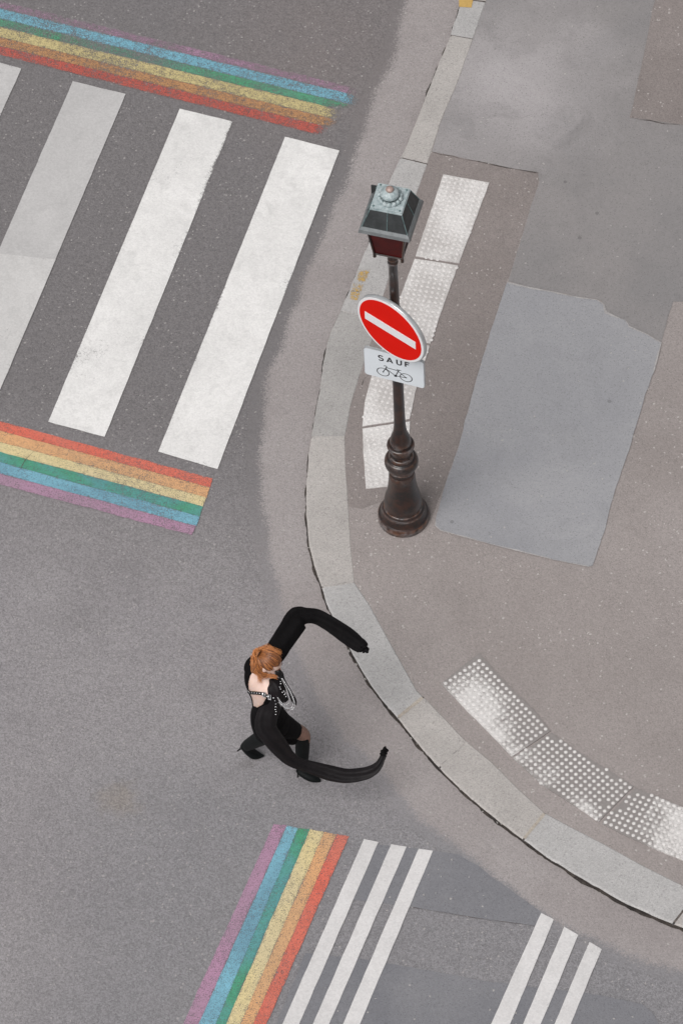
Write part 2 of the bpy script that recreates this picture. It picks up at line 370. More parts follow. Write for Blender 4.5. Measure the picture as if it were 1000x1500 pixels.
# ------------------------------------------------------------------ flat shapes on the ground
def resample(pts, step):
    out = []
    for i in range(len(pts)-1):
        a, b = pts[i], pts[i+1]; n = max(1, int((b-a).length/step))
        for k in range(n): out.append(a.lerp(b, k/n))
    out.append(pts[-1]); return out
def rough_loop(pts, step=.05, jit=.006, sc_=9.0, seed=0):
    P = resample(list(pts)+[pts[0]], step)[:-1]; out = []; n = len(P)
    for i, p in enumerate(P):
        t = P[(i+1) % n]-P[i-1]; t.z = 0
        if t.length < 1e-9: out.append(p); continue
        nn = Vector((-t.y, t.x, 0)).normalized()
        out.append(p+nn*(jit*(noise.noise(Vector((p.x*sc_, p.y*sc_, seed)))+.7*noise.noise(Vector((p.x*sc_*4, p.y*sc_*4, seed+3))))))
    return out
def poly_faces(P):
    tr = geometry.tessellate_polygon([P]); fs = []
    for f in tr:
        a, b, c = (P[i] for i in f)
        fs.append(tuple(f) if (b-a).cross(c-a).z > 0 else tuple(f)[::-1])
    return fs
def sheet(name, px, z, mat, jit=.006, step=.05, parent=None, seed=0, world=False, **kw):
    P = [Vector(p) if world else at(p[0], p[1], z) for p in px]
    P = rough_loop(P, step, jit, seed=seed)
    o = mesh(name, P, poly_faces(P), mat, parent)
    return tag(o, **kw)
def ribbon(name, line, z, mat, w0, w1, shift=0, step=.03, seed=0, parent=None, sc_=7, zt=None, **kw):
    P = [Vector((p.x, p.y, z)) for p in resample([at(x, y, zt if zt else z) for x, y in line], step)]; vs = []; fs = []
    for i, p in enumerate(P):
        t = P[min(i+1, len(P)-1)]-P[max(i-1, 0)]; nn = Vector((-t.y, t.x, 0)).normalized()
        wv = w0+(w1-w0)*(.5+.9*noise.noise(Vector((p.x*sc_, p.y*sc_, seed)))+.5*noise.noise(Vector((p.x*sc_*4, p.y*sc_*4, seed+5))))
        wv = max(wv, .0008)
        if i in (0, len(P)-1): wv = .0008
        c = p+nn*shift
        vs += [c-nn*wv, c+nn*wv*.4]
        if i: b = 2*i; fs.append((b-1, b-2, b, b+1))
    return tag(mesh(name, vs, fs, mat, parent), **kw)
def strip(name, quad, z, mat, n=40, mcols=10, wear=None, edge=.25, parent=None, jit=.003, seed=0, **kw):
    """painted quad p00,p10,p11,p01 (u along first->second), with a wear attribute"""
    a, b, c, d = [at(x, y, z) for x, y in quad]; vs = []; wr = []
    L = (b-a).length; W = (d-a).length
    us = [0, .008/L, .03/L]+[i/n for i in range(1, n)]+[1-.03/L, 1-.008/L, 1]; us.sort()
    ws = sorted([0, .006/W, .02/W]+[i/mcols for i in range(1, mcols)]+[1-.02/W, 1-.006/W, 1])
    for u in us:
        for v in ws:
            p = a.lerp(b, u).lerp(d.lerp(c, u), v)
            q = Vector((p.x*6, p.y*6, seed)); q2 = Vector((p.x*30, p.y*30, seed))
            p = p+Vector((noise.noise(q)+.5*noise.noise(q2), noise.noise(q+Vector((9, 9, 9)))+.5*noise.noise(q2+Vector((5, 5, 5))), 0))*jit
            e = min(u*L, (1-u)*L, v*W, (1-v)*W)
            ww = edge*max(0, 1-e/.02)
            if wear: ww += wear(u, v)
            vs.append(p); wr.append(ww)
    m_ = len(ws); fs = [(i*m_+j, (i+1)*m_+j, (i+1)*m_+j+1, i*m_+j+1) for i in range(len(us)-1) for j in range(m_-1)]
    n0 = (vs[fs[0][1]]-vs[fs[0][0]]).cross(vs[fs[0][3]]-vs[fs[0][0]])
    if n0.z < 0: fs = [f[::-1] for f in fs]
    o = mesh(name, vs, fs, mat, parent)
    at_ = o.data.attributes.new('wear', 'FLOAT', 'POINT'); at_.data.foreach_set('value', wr)
    return tag(o, **kw)

# ------------------------------------------------------------------ ground
S = 150
tag(mesh('road', [(-S, -S, 0), (S, -S, 0), (S, S, 0), (-S, S, 0)], [(0, 1, 2, 3)], M_road), 'grey worn asphalt roadway under the crossings', 'road', kind='structure')

FRONT = [(1000, -900), (790, -330), (700, -65), (676, 0), (672, 12), (659, 52), (636, 108), (610, 176), (592, 220), (572, 260), (555, 312), (537, 362), (524, 394), (512, 424), (500, 452), (484, 486), (476, 516), (468, 572), (458, 624), (452, 664), (449, 712), (448, 752), (453, 800), (460, 828), (470, 858), (484, 896), (512, 950), (542, 1002), (582, 1052), (618, 1096), (650, 1132), (690, 1170), (730, 1203), (765, 1229), (793, 1250), (832, 1275), (868, 1296), (910, 1320), (955, 1341), (1000, 1359), (1110, 1397), (1300, 1450), (1900, 1600)]
BACK = [(1075, -900), (845, -330), (735, -65), (712, 0), (706, 16), (692, 58), (670, 120), (646, 176), (625, 242), (611, 280), (594, 335), (575, 390), (564, 424), (544, 500), (526, 552), (514, 592), (505, 640), (506, 680), (510, 740), (514, 805), (519, 854), (542, 888), (570, 940), (610, 1012), (625, 1026), (650, 1052), (682, 1086), (720, 1117), (760, 1157), (797, 1191), (832, 1210), (886, 1238), (940, 1268), (1000, 1298), (1115, 1338), (1320, 1392), (1900, 1530)]
BW = [at(x, y, KH) for x, y in BACK]
far = [BW[-1]+Vector((60, -8, 0)), BW[-1]+Vector((60, 60, 0)), BW[0]+Vector((0, 30, 0))]
Pw = resample(BW, .05)+far
tag(mesh('sidewalk', Pw, poly_faces(Pw), M_pave), 'brownish asphalt sidewalk inside the curved kerb', 'sidewalk', kind='structure')

GUT = [(900, -900), (700, -330), (620, -80), (590, 0), (578, 68), (554, 124), (534, 172), (518, 224), (498, 280), (474, 336), (456, 384), (444, 402), (418, 476), (394, 540), (382, 592), (378, 656), (380, 720), (389, 790), (395, 825), (408, 872), (428, 950), (450, 990), (474, 1040), (500, 1078), (548, 1120), (584, 1168), (612, 1200), (648, 1228), (688, 1256), (720, 1284), (760, 1312), (796, 1338), (832, 1362), (886, 1390), (950, 1412), (1020, 1432), (1150, 1470), (1300, 1508), (1900, 1660)]
def even(line, n, z, dx=0, dy=0):
    P = [at(x+dx, y+dy, z) for x, y in line]; L = [0]
    for a, b in zip(P, P[1:]): L.append(L[-1]+(b-a).length)
    out = []; k = 0
    for i in range(n+1):
        s_ = L[-1]*i/n
        while k < len(P)-2 and L[k+1] < s_: k += 1
        out.append(P[k].lerp(P[k+1], (s_-L[k])/(L[k+1]-L[k])))
    return out
i0 = 3; Ga = even(GUT, 500, .004); Fa = [Vector((p.x, p.y, .004)) for p in even(FRONT, 500, KH, 5, -2)]
Gb = []; kk = 0
for p in Ga:    # nearest kerb point, never running backwards
    while kk < 499 and (Fa[kk+1]-p).length < (Fa[kk]-p).length: kk += 1
    Gb.append(Fa[kk])
gv = []; gw = []; cols_ = [-.10, -.05, 0, .04, .08, .12, .17, .3, .6, 1]
for i, (a, b) in enumerate(zip(Ga, Gb)):
    L_ = (b-a).length
    for c in cols_:
        d = c if c < .25 else .17+(L_-.17)*(c-.17)/.83
        p = a+(b-a)*(d/L_); gv.append(p); gw.append(max(0, min(1, 1-(d+.10)/.24)))
nc = len(cols_); gf = [(i*nc+j, i*nc+j+1, (i+1)*nc+j+1, (i+1)*nc+j) for i in range(500) for j in range(nc-1)]
if (gv[gf[0][1]]-gv[gf[0][0]]).cross(gv[gf[0][3]]-gv[gf[0][0]]).z < 0: gf = [f[::-1] for f in gf]
go = tag(mesh('gutter', gv, gf, M_gutter), 'paler smooth asphalt gutter band along the kerb', 'gutter', kind='structure')
ga_ = go.data.attributes.new('wear', 'FLOAT', 'POINT'); ga_.data.foreach_set('value', gw)
ribbon('kerb_joint', FRONT[1:-1], .008, M_crack, .004, .022, seed=2, shift=.004, zt=KH, kind='structure', label='dark dirty joint at the foot of the kerb', cat='joint')

ribbon('road_crack', [(66, 640), (60, 650), (50, 661), (38, 673), (30, 688)], .0125, M_dirt, .0, .004, seed=31, kind='structure', label='short hairline crack running across the lower left rainbow', cat='crack')
ribbon('road_crack', [(600, 1328), (640, 1335), (700, 1345), (783, 1356)], .007, M_dirt, .0, .004, seed=33, kind='structure', label='faint seam under the dark bluish road patch', cat='seam')
ribbon('pavement_crack', [(529, 566), (532, 556), (540, 549), (551, 543)], KH+.008, M_dirt, .0, .005, seed=35, kind='structure', label='short dark crack between kerb and tactile paving beside the sign', cat='crack')
# kerb stones
def cut(line, a, b):
    """sub-polyline between the points nearest to a and b"""
    def loc(p):
        best = None
        for i in range(len(line)-1):
            u = Vector(line[i]); v = Vector(line[i+1]); q = Vector(p); d = v-u
            t = max(0, min(1, (q-u).dot(d)/d.length_squared)); e = (u+d*t-q).length
            if best is None or e < best[0]: best = (e, i, t, u+d*t)
        return best
    A, B = loc(a), loc(b)
    return [tuple(A[3])]+[line[i] for i in range(A[1]+1, B[1]+1)]+[tuple(B[3])]
JO = [((790, -330), (845, -330)), ((676, -2), (711, 3)), ((659, 52), (692, 58)), ((588, 232), (626, 241)), ((499, 456), (553, 468)), ((456, 640), (505, 640)), ((471, 860), (519, 853)), ((582, 1052), (619, 1022)), ((644, 1124), (684, 1087)), ((766, 1230), (797, 1192)), ((985, 1353), (1022, 1306)), ((1200, 1424), (1230, 1369))]
TONE = ['warm', 'blue', 'warm', 'grey', 'dark', 'warm', 'blue', 'warm', 'warm', 'blue', 'warm']
kerb = empty('kerb', at(500, 900, 0), label='curved granite kerb dropped low along the sidewalk corner', cat='kerb', kind='structure')
for i in range(len(JO)-1):
    (fa, ba), (fb, bb) = JO[i], JO[i+1]
    F_ = [at(x, y, KH) for x, y in cut(FRONT, fa, fb)]; B_ = [at(x, y, KH) for x, y in cut(BACK, ba, bb)]
    F_ = resample(F_, .05); B_ = resample(B_, .08)
    gap = .004 if i not in (3, 4) else .002
    F_[0] += (F_[1]-F_[0]).normalized()*gap*2; F_[-1] -= (F_[-1]-F_[-2]).normalized()*gap*2
    B_[0] += (B_[1]-B_[0]).normalized()*gap*2; B_[-1] -= (B_[-1]-B_[-2]).normalized()*gap*2
    F_ = [p+Vector((noise.noise(p*9), noise.noise(p*9+Vector((4, 4, 4))), 0))*.006+Vector((noise.noise(p*31), noise.noise(p*31+Vector((4, 4, 4))), 0))*.003 for p in F_]
    loop = F_+B_[::-1]; n = len(loop); dz = .003+random.uniform(-.001, .002)
    ctr = sum(loop, Vector())/n
    nf = len(F_)
    def inset(j):
        p = loop[j]; q = B_[min(int(j*len(B_)/nf), len(B_)-1)] if j < nf else F_[min(int((n-1-j)*nf/len(B_)), nf-1)]
        d = (q-p).normalized(); return p+d*(.016 if j < nf else .006)
    top = [Vector((v.x, v.y, KH+dz)) for v in (inset(j) for j in range(n))]
    mid = [Vector((v.x, v.y, KH+dz-(.010 if j < nf else .004))) for j, v in enumerate(loop)]
    bot = [Vector((v.x, v.y, -.08)) for v in loop]
    vs = top+mid+bot; fs = poly_faces(top); fm = [0]*len(fs)
    ccw = sum(loop[j].x*loop[(j+1) % n].y-loop[(j+1) % n].x*loop[j].y for j in range(n)) > 0
    for a0 in (0, n):
        for j in range(n):
            k = (j+1) % n; q = (a0+n+j, a0+n+k, a0+k, a0+j); fs.append(q if ccw else q[::-1]); fm.append(1 if a0 and j < nf-1 else 0)
    mesh('kerb_stone', vs, fs, [M_gran[TONE[i]], M_crack], kerb, mi=fm)
    if i+1 < len(JO)-1:
        a, b = at(*fb, KH), at(*bb, KH); d = (b-a); t = Vector((-d.y, d.x, 0)).normalized()*(.014 if i in (6, 8) else .009)
        a = a+d*.03; b = b-d*.01
        q = rough_loop([a-t, b-t, b+t, a+t], .03, .006, sc_=14, seed=i)
        for v in q: v.z = KH+(.0068 if i in (6, 8) else .0015)
        mesh('mortar_joint', q, poly_faces(q), M_mortar if i in (6, 8) else M_gran['warm'] if i in (3, 4, 5, 7) else M_dirt, kerb)
strip('yellow_paint_mark', [(672, -8), (694, -7), (690, 11), (672, 10)], KH+.0075, M_yel, n=6, mcols=4, wear=lambda u, v: -.3, parent=kerb)
for q in [[(524, 396), (542, 395), (536, 412), (522, 414)], [(517, 415), (532, 417), (528, 428), (514, 427)], [(514, 424), (528, 427), (523, 440), (512, 438)]]:
    strip('yellow_paint_mark', q, KH+.0075, M_yel, n=6, mcols=6, edge=.1, wear=lambda u, v: .12, parent=kerb)

# ------------------------------------------------------------------ patches
P2 = [(712, 0), (735, -65), (845, -330), (1020, -330), (985, -60), (958, 0), (940, 90), (922, 172), (950, 176), (994, 182), (1060, 192), (1130, 200), (1060, 440), (985, 442), (976, 470), (968, 501), (948, 489), (920, 478), (887, 456), (880, 440), (844, 434), (808, 426), (775, 420), (744, 412), (752, 385), (766, 340), (778, 300), (789, 268), (788, 253), (740, 245), (700, 236), (662, 228), (632, 222), (646, 176), (670, 120), (692, 58), (706, 16)]
sheet('grey_sidewalk_patch', P2, KH+.004, M_grey, jit=.006, kind='structure', label='smooth grey resurfaced area at the top of the sidewalk', cat='asphalt patch')
PB = [(632, 222.5), (662, 228.5), (700, 236.5), (740, 245.5), (787, 253.5), (788, 268), (777, 300), (765, 340), (751, 385), (742, 413), (719, 480), (695, 560), (671, 652), (651, 708), (636, 764), (610, 800), (560, 790), (512, 770), (510, 740), (506, 680), (505, 640), (514, 592), (526, 552), (544, 500), (564, 424), (575, 390), (594, 335), (611, 280), (625, 242)]
sheet('brown_sidewalk_strip', PB[:14]+[(630, 762), (600, 745), (560, 735), (530, 745), (511, 742)]+PB[19:], KH+.003, M_brown, jit=.01, kind='structure', label='brown asphalt strip under the tactile paving beside the lamp post', cat='asphalt patch')
P1 = [(742, 413), (775, 421), (808, 427), (844, 435), (874, 439), (884, 446), (887, 457), (902, 464), (916, 469), (921, 478), (948, 490), (968, 502), (957, 545), (944, 580), (920, 660), (896, 732), (884, 780), (867, 828), (862, 830), (812, 820), (755, 806), (700, 792), (645, 777), (637, 770), (638, 760), (652, 708), (672, 652), (696, 560), (720, 480)]
sheet('bluish_sidewalk_patch', P1, KH+.0075, M_slab, jit=.008, kind='structure', label='large bluish grey four sided patch right of the lamp post', cat='asphalt patch')
ribbon('patch_seam', P1[:12]+[P1[12]], KH+.0095, M_seam, .003, .016, seed=7, kind='structure', label='thin pale seam along the top edge of the bluish patch', cat='seam')
ribbon('patch_seam', P1[18:25], KH+.0095, M_seam, .002, .011, seed=8, kind='structure', label='thin pale seam along the bottom edge of the bluish patch', cat='seam')
ribbon('pavement_crack', [(632, 222), (645, 226), (662, 228), (676, 233), (700, 236), (740, 245), (788, 253)], KH+.009, M_dirt, .001, .008, seed=9, kind='structure', label='dark crack along the lower edge of the grey resurfaced area', cat='crack')
PT = [(958, 0), (940, 90), (922, 172), (950, 176), (994, 182), (1060, 192), (1130, 200), (1180, -100), (990, -100)]
sheet('brown_sidewalk_patch', PT, KH+.0065, M_brown, jit=.01, kind='structure', label='brownish rough patch in the top right corner', cat='asphalt patch')
ribbon('pavement_crack', [(921, 170), (935, 175), (950, 176), (972, 181), (994, 182)], KH+.009, M_dirt, .0, .006, seed=19, kind='structure', label='short dark crack under the brownish patch at top right', cat='crack')
sheet('road_patch', [(536, 1236), (585, 1240), (632, 1245), (672, 1252), (700, 1268), (722, 1286), (762, 1314), (795, 1339), (783, 1356), (730, 1350), (680, 1342), (640, 1335), (600, 1328), (496, 1316)], .005, M_roadpatch, jit=.008, kind='structure', label='dark bluish asphalt patch between the thin white lines near the gutter', cat='asphalt patch')
sheet('road_patch', [(448, 1396), (510, 1402), (576, 1412), (640, 1424), (720, 1438), (780, 1446), (850, 1453), (900, 1462), (940, 1471), (958, 1486), (968, 1510), (940, 1680), (330, 1680)], .005, M_roadpatch, jit=.008, kind='structure', label='dark bluish asphalt patch crossing the bottom edge of the road', cat='asphalt patch')

# ------------------------------------------------------------------ zebra crossing
ZT = [((-50, 78), (32, 100)), ((107, 119), (184.5, 137.5)), ((263.5, 159), (341, 178)), ((417.5, 200), (497, 220.5))]
ZB = [((-258, 530), (-172, 553)), ((-92, 573), (-10, 596)), ((71, 617.7), (153.5, 640)), ((232, 661.5), (318.5, 687))]
ZL = ['white crossing stripe cut by the top left edge of the picture', 'duller greyish crossing stripe second from the left', 'white crossing stripe with a chipped upper right corner', 'white crossing stripe nearest the kerb']
for i in range(4):
    if i == 2: wr = lambda u, v: .38*max(0, 1-v/.12)*max(0, 1-abs(u-.12)/.35)
    elif i == 3: wr = lambda u, v: .16*max(0, 1-(1-v)/.06)*(1 if .45 < u < .75 else .2)
    else: wr = None
    strip('crossing_stripe', [ZT[i][1], ZB[i][1], ZB[i][0], ZT[i][0]], .009, M_white2 if i in (0, 1) else M_white, n=60, mcols=10, wear=wr, edge=.14, seed=i,
          label=ZL[i], cat='crossing stripe', group='zebra crossing stripes', kind='structure')

st = [o for o in col.objects if o.name.startswith('crossing_stripe')][1]
strip('newer_coat', [(82, 380), (-10, 596), (-92, 573), (-4, 371)], .0105, paint('newer_grey_white_paint', (.585, .575, .565), wear=.26, dirt=.25, soft=.03), n=30, mcols=8, edge=.1, parent=st, seed=44)
# ------------------------------------------------------------------ rainbow bands
def lerp2(a, b, t): return (a[0]+(b[0]-a[0])*t, a[1]+(b[1]-a[1])*t)
def band(edges_a, edges_b, cols, mats, ext, name, grp, lab, wear):
    for k, c in enumerate(cols):
        a0, a1, b0, b1 = edges_a[k], edges_a[k+1], edges_b[k], edges_b[k+1]
        e = .6 if k % 2 else .3
        strip('rainbow_stripe', [lerp2(b0, a0, ext), b0, b1, lerp2(b1, a1, ext)], .0085+.0006*k, mats[c], n=70, mcols=4, wear=wear(c), edge=.10, seed=k, jit=.006,
              label=f'{c} painted stripe of the {lab}', cat='painted stripe', group=grp, kind='structure')
cols = ['violet', 'blue', 'green', 'yellow', 'orange', 'red']
# middle left, red on top
eaL = [(0, 616.7), (0, 630.5), (0, 647), (0, 661.5), (0, 677), (0, 693.5), (0, 709.5)]
ebL = [(311.5, 701), (307.5, 714), (302.5, 729), (297.5, 742), (293, 756.5), (287.5, 770.5), (281.5, 784)]
band(eaL, ebL, cols[::-1], M_rb, 1.9, 'm', 'stripes of the lower left rainbow', 'rainbow band below the crossing stripes', lambda c: None)
# top, violet on top, worn away towards its right end
eaT = [(0, 1), (0, 12), (0, 26.5), (0, 39), (0, 54), (0, 67), (0, 80)]
ebT = [(531, 131), (529, 142), (526, 156), (507, 163), (504, 178), (488, 188), (474, 199)]
fadeT = lambda c: (lambda u, v: .55*max(0, (u-.93)/.07) + (.06 if u < .55 and c in ('violet', 'green') else 0))
band(eaT, ebT, cols, M_rbw, 1.6, 't', 'stripes of the upper left rainbow', 'worn rainbow band across the top left', lambda c: (lambda u, v: .45*max(0, (u-.975)/.025) + .06*max(0, (u-.88)/.12) + (.07 if c in ('violet', 'green') and u < .7 else 0)))
# bottom, running down
eaB = [(268, 1500), (291, 1500), (316, 1500), (331, 1500), (352, 1500), (371, 1500), (390, 1500)]
ebB = [(401, 1206.5), (420, 1209), (437, 1213), (454, 1215), (475, 1218.5), (493, 1222), (511, 1225.5)]
band(eaB, ebB, cols, M_rb, 1.6, 'b', 'stripes of the bottom rainbow', 'rainbow band at the bottom of the road', lambda c: None)

# ------------------------------------------------------------------ thin white lines of the second crossing
LN = [((532.8, 1229.2), (554, 1233.2), (438, 1500), (413.5, 1500), 'thin white line next to the red stripe of the bottom rainbow'),
      ((572.8, 1236.4), (595.2, 1240), (482, 1500), (458, 1500), 'middle thin white line of the three by the bottom rainbow'),
      ((612.8, 1243), (634, 1246), (527, 1500), (502, 1500), 'thin white line on the left border of the dark road patch'),
      ((792, 1337), (810.7, 1347), (746.5, 1500), (718.6, 1500), 'leftmost of the three short white lines at the gutter lower right'),
      ((826, 1357.4), (846.4, 1369.4), (791.5, 1500), (765.4, 1500), 'middle of the three short white lines at the gutter lower right'),
      ((862.3, 1379.6), (880.6, 1390.4), (835, 1500), (811.6, 1500), 'rightmost of the three short white lines at the gutter lower right')]
for i, (a, b, c, d, lab) in enumerate(LN):
    strip('white_line', [a, lerp2(a, d, 1.6), lerp2(b, c, 1.6), b], .0092, M_line, n=50, mcols=4, edge=.12, seed=20+i, label=lab, cat='painted line', group='thin white lines of the lower crossing', kind='structure')

# ------------------------------------------------------------------ tactile paving
def tile(px, parent, mat, along, pitch=.05, skip=None, jit=.004):
    P = rough_loop([at(x, y, KH+.004) for x, y in px], .05, jit, sc_=12, seed=px[0][0])
    n = len(P); top = [Vector((p.x, p.y, KH+.0105)) for p in P]; bot = [Vector((p.x, p.y, KH)) for p in P]
    ccw = sum(P[j].x*P[(j+1) % n].y-P[(j+1) % n].x*P[j].y for j in range(n)) > 0
    B = MB(); B.add(top+bot, poly_faces(top)+[((n+j, n+(j+1) % n, (j+1) % n, j) if ccw else (j, (j+1) % n, n+(j+1) % n, n+j)) for j in range(n)], 0)
    d = (at(*along[1], KH)-at(*along[0], KH)); d.z = 0; d.normalize(); e = Vector((-d.y, d.x, 0)); o = at(*along[0], KH)
    poly = [(p.x, p.y) for p in top]
    def inside(q):
        c = False; j = n-1; dm = 9
        for i in range(n):
            a, b = poly[i], poly[j]
            if (a[1] > q.y) != (b[1] > q.y) and q.x < (b[0]-a[0])*(q.y-a[1])/(b[1]-a[1])+a[0]: c = not c
            dm = min(dm, (Vector(a)-Vector((q.x, q.y))).length); j = i
        return c and dm > .013
    for i in range(-40, 60):
        for j in range(-40, 60):
            q = o+d*((i+.5)*pitch)+e*((j+.5)*pitch)
            if not inside(q): continue
            k = 8; h = .0045*random.uniform(.7, 1.05)
            if random.random() < .012: continue
            ring = lambda r, z: [Vector((q.x+r*math.cos(2*math.pi*a/k), q.y+r*math.sin(2*math.pi*a/k), KH+.0105+z)) for a in range(k)]
            B.add(ring(.0155, 0)+ring(.0128, h*.75)+ring(.0065, h), [(a, (a+1) % k, k+(a+1) % k, k+a) for a in range(k)]+[(k+a, k+(a+1) % k, 2*k+(a+1) % k, 2*k+a) for a in range(k)]+[tuple(range(2*k, 3*k))], 1)
    return B.build('tactile_tile', [mat, M_dome1 if mat is M_tile1 else M_dome], parent)
ts = empty('tactile_paving', at(600, 500, KH), label='straight white tactile paving strip behind the lamp post', cat='tactile paving', group='white tactile paving strips')
tile([(649, 256), (716, 268), (672, 386), (608, 376)], ts, M_tile1, ((649, 256), (716, 268)))
tile([(607, 379.5), (670.5, 389.5), (650, 445), (630, 504), (568, 489), (588, 430)], ts, M_tile1, ((607, 380), (671, 390)))
tile([(567, 492), (629, 507), (609, 570), (600, 614), (530.5, 625), (534, 590), (545, 548)], ts, M_tile1, ((567, 492), (629, 507)))
tile([(530.5, 628.5), (600, 618), (599, 650), (602, 690), (603, 712), (570, 713), (536, 716), (532, 670)], ts, M_tile1, ((531, 629), (600, 618)))
ts2 = empty('tactile_paving', at(830, 1130, KH), label='curved white tactile paving strip with dirty studs at lower right', cat='tactile paving', group='white tactile paving strips')
tile([(646, 1001.5), (701, 957), (742, 1003), (783, 1042.6), (805, 1071.5), (779.6, 1089), (749, 1109), (726, 1084), (684.6, 1042.6)], ts2, M_tile, ((646, 1001.5), (749, 1109)))
tile([(751, 1111), (781, 1091.5), (807, 1074), (840, 1098), (886, 1126), (927, 1152.5), (900, 1180), (876.5, 1204), (833, 1175.6), (795, 1151)], ts2, M_tile, ((751, 1111), (833, 1175)))
tile([(880, 1207), (903, 1182), (930, 1155), (965, 1169), (1000, 1183), (1066, 1208), (1045, 1243), (1030, 1273), (1000, 1261), (960, 1245), (916, 1225)], ts2, M_tile, ((880, 1207), (960, 1245)))
tile([(1033, 1275), (1048, 1245), (1069, 1210), (1150, 1235), (1230, 1258), (1205, 1322), (1110, 1298)], ts2, M_tile, ((1033, 1275), (1110, 1298)))

# ------------------------------------------------------------------ lamp post
LB = at(591, 757, KH)
lamp = empty('street_lamp', LB, label='dark brown cast iron lamp post with a square red lantern on the sidewalk', cat='street lamp')
def vz(z): return LB+Vector((0, 0, z))
B = MB()
B.lathe([(.213, 0), (.213, .06), (.208, .072), (.198, .078), (.190, .09), (.186, .12), (.178, .14), (.180, .15), (.172, .162), (.160, .168), (.163, .178), (.157, .192)], LB, 56)
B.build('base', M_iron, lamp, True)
B = MB(); prof = [(.157, .192), (.153, .21), (.157, .25), (.147, .31), (.131, .38), (.121, .45), (.114, .52), (.109, .60), (.104, .655), (.098, .66), (.098, .69), (.112, .71), (.116, .73)]
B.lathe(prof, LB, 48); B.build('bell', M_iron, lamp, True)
B = MB(); pr = [(.105, .73)]
for k in range(13):
    a = -math.pi/2+math.pi*k/12; pr.append((.112+.028*math.cos(a), .80+.055*math.sin(a)))
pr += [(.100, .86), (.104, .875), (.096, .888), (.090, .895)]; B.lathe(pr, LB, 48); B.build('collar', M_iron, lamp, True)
B = MB(); B.lathe([(.088, .895), (.078, .91), (.082, .935), (.090, .96), (.088, .985), (.080, .998)], LB, 40)
pr = [(.078, .998)]
for k in range(9):
    a = -math.pi/2+math.pi*k/8; pr.append((.098+.016*math.cos(a), 1.025+.022*math.sin(a)))
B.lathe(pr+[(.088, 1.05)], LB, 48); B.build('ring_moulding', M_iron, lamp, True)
B = MB(); B.lathe([(.087, 1.05), (.088, 1.08), (.084, 1.11), (.074, 1.15), (.062, 1.19), (.054, 1.24), (.048, 1.31), (.0455, 1.45), (.044, 1.75), (.0425, 2.2), (.040, 2.8), (.0375, 3.2), (.036, 3.44), (.041, 3.445), (.043, 3.455), (.041, 3.465), (.036, 3.47), (.036, 3.49), (.041, 3.495), (.043, 3.505), (.040, 3.515), (.038, 3.54), (.046, 3.60), (.058, 3.64), (.060, 3.66)], LB, 36)
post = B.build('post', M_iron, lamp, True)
# lantern, four sided
ex = (at(597.6, 354, 4.05)-at(524, 339.6, 4.05)); ex.z = 0; ex.normalize(); ey = Vector((-ex.y, ex.x, 0))
ZE, ZP, ZBt = 4.03, 4.24, 3.66
lc = vz(0)
def sq(hw, z): return [lc+ex*(hw*a)+ey*(hw*b)+Vector((0, 0, z-0)) for a, b in ((-1, -1), (1, -1), (1, 1), (-1, 1))]
def frus(B, h0, z0, h1, z1, m=0, caps=(True, True)):
    v = sq(h0, z0)+sq(h1, z1); f = [(0, 1, 5, 4), (1, 2, 6, 5), (2, 3, 7, 6), (3, 0, 4, 7)]
    if caps[0]: f.append((3, 2, 1, 0))
    if caps[1]: f.append((4, 5, 6, 7))
    B.add(v, f, m)
B = MB()
frus(B, .106, ZBt, .146, ZE-.02); pane = B.build('glass_panel', M_glassr, lamp)
B = MB()
for a, b in ((-1, -1), (1, -1), (1, 1), (-1, 1)):
    p0 = lc+ex*(.110*a)+ey*(.110*b)+Vector((0, 0, ZBt-.02)); p1 = lc+ex*(.150*a)+ey*(.150*b)+Vector((0, 0, ZE-.02))
    B.tube([p0, p1], .0095, 6)
    B.tube([p0+Vector((0, 0, -.015)), p0+Vector((0, 0, .02))], .014, 8)
for q in range(4):
    c = sq(.108, ZBt); B.tube([c[q], c[(q+1) % 4]], .009, 6)
frus(B, .108, ZBt-.012, .108, ZBt-.002); B.tube([vz(3.655), vz(3.60)], [.075, .05], 16)
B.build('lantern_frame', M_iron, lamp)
B = MB(); frus(B, .206, ZE-.018, .198, ZE+.012, 0, (True, False)); frus(B, .198, ZE+.012, .182, ZE+.034, 0, (False, True))
B.build('eave', M_lip, lamp)
B = MB(); frus(B, .178, ZE+.035, .125, ZP-.018)
c0 = sq(.1795, ZE+.036); c1 = sq(.1265, ZP-.018)
B.build('lantern_roof', M_iron2, lamp)
B = MB()
for q in range(4):
    a, b = c0[q], c0[(q+1) % 4]; c, d = c1[q], c1[(q+1) % 4]
    B = MB(); B.tube([a, c], .004, 6); B.build('roof_edge', M_patd, lamp)
    B = MB(); mA = a.lerp(b, .55); mB = c.lerp(d, .55); B.tube([mA, mB], .0035, 6); B.build('roof_seam', M_patd, lamp)
B = MB(); frus(B, .128, ZP-.017, .128, ZP-.006); frus(B, .122, ZP-.006, .122, ZP+.006)
B.build('top_plate', M_pat, lamp)
for a, b in ((-1, -1), (1, -1), (1, 1), (-1, 1)):
    B = MB(); B.lathe([(.008, 0), (.008, .006), (.004, .010)], lc+ex*(.104*a)+ey*(.104*b)+Vector((0, 0, ZP+.006)), 10); B.build('bolt', M_patd, lamp)
B = MB()
for k in range(14):    # ring of acanthus-like lugs round the vent
    th = 2*math.pi*k/14; q = lc+Vector((math.cos(th)*.082, math.sin(th)*.082, ZP+.022))
    rd = Vector((math.cos(th), math.sin(th), 0)); tg = Vector((-rd.y, rd.x, 0))
    B.ell(q, rd*.018, tg*.021, Vector((0, 0, .022)), 10, 8)
B.lathe([(.092, ZP+.006), (.094, ZP+.02), (.086, ZP+.028), (.07, ZP+.02)], lc, 32)
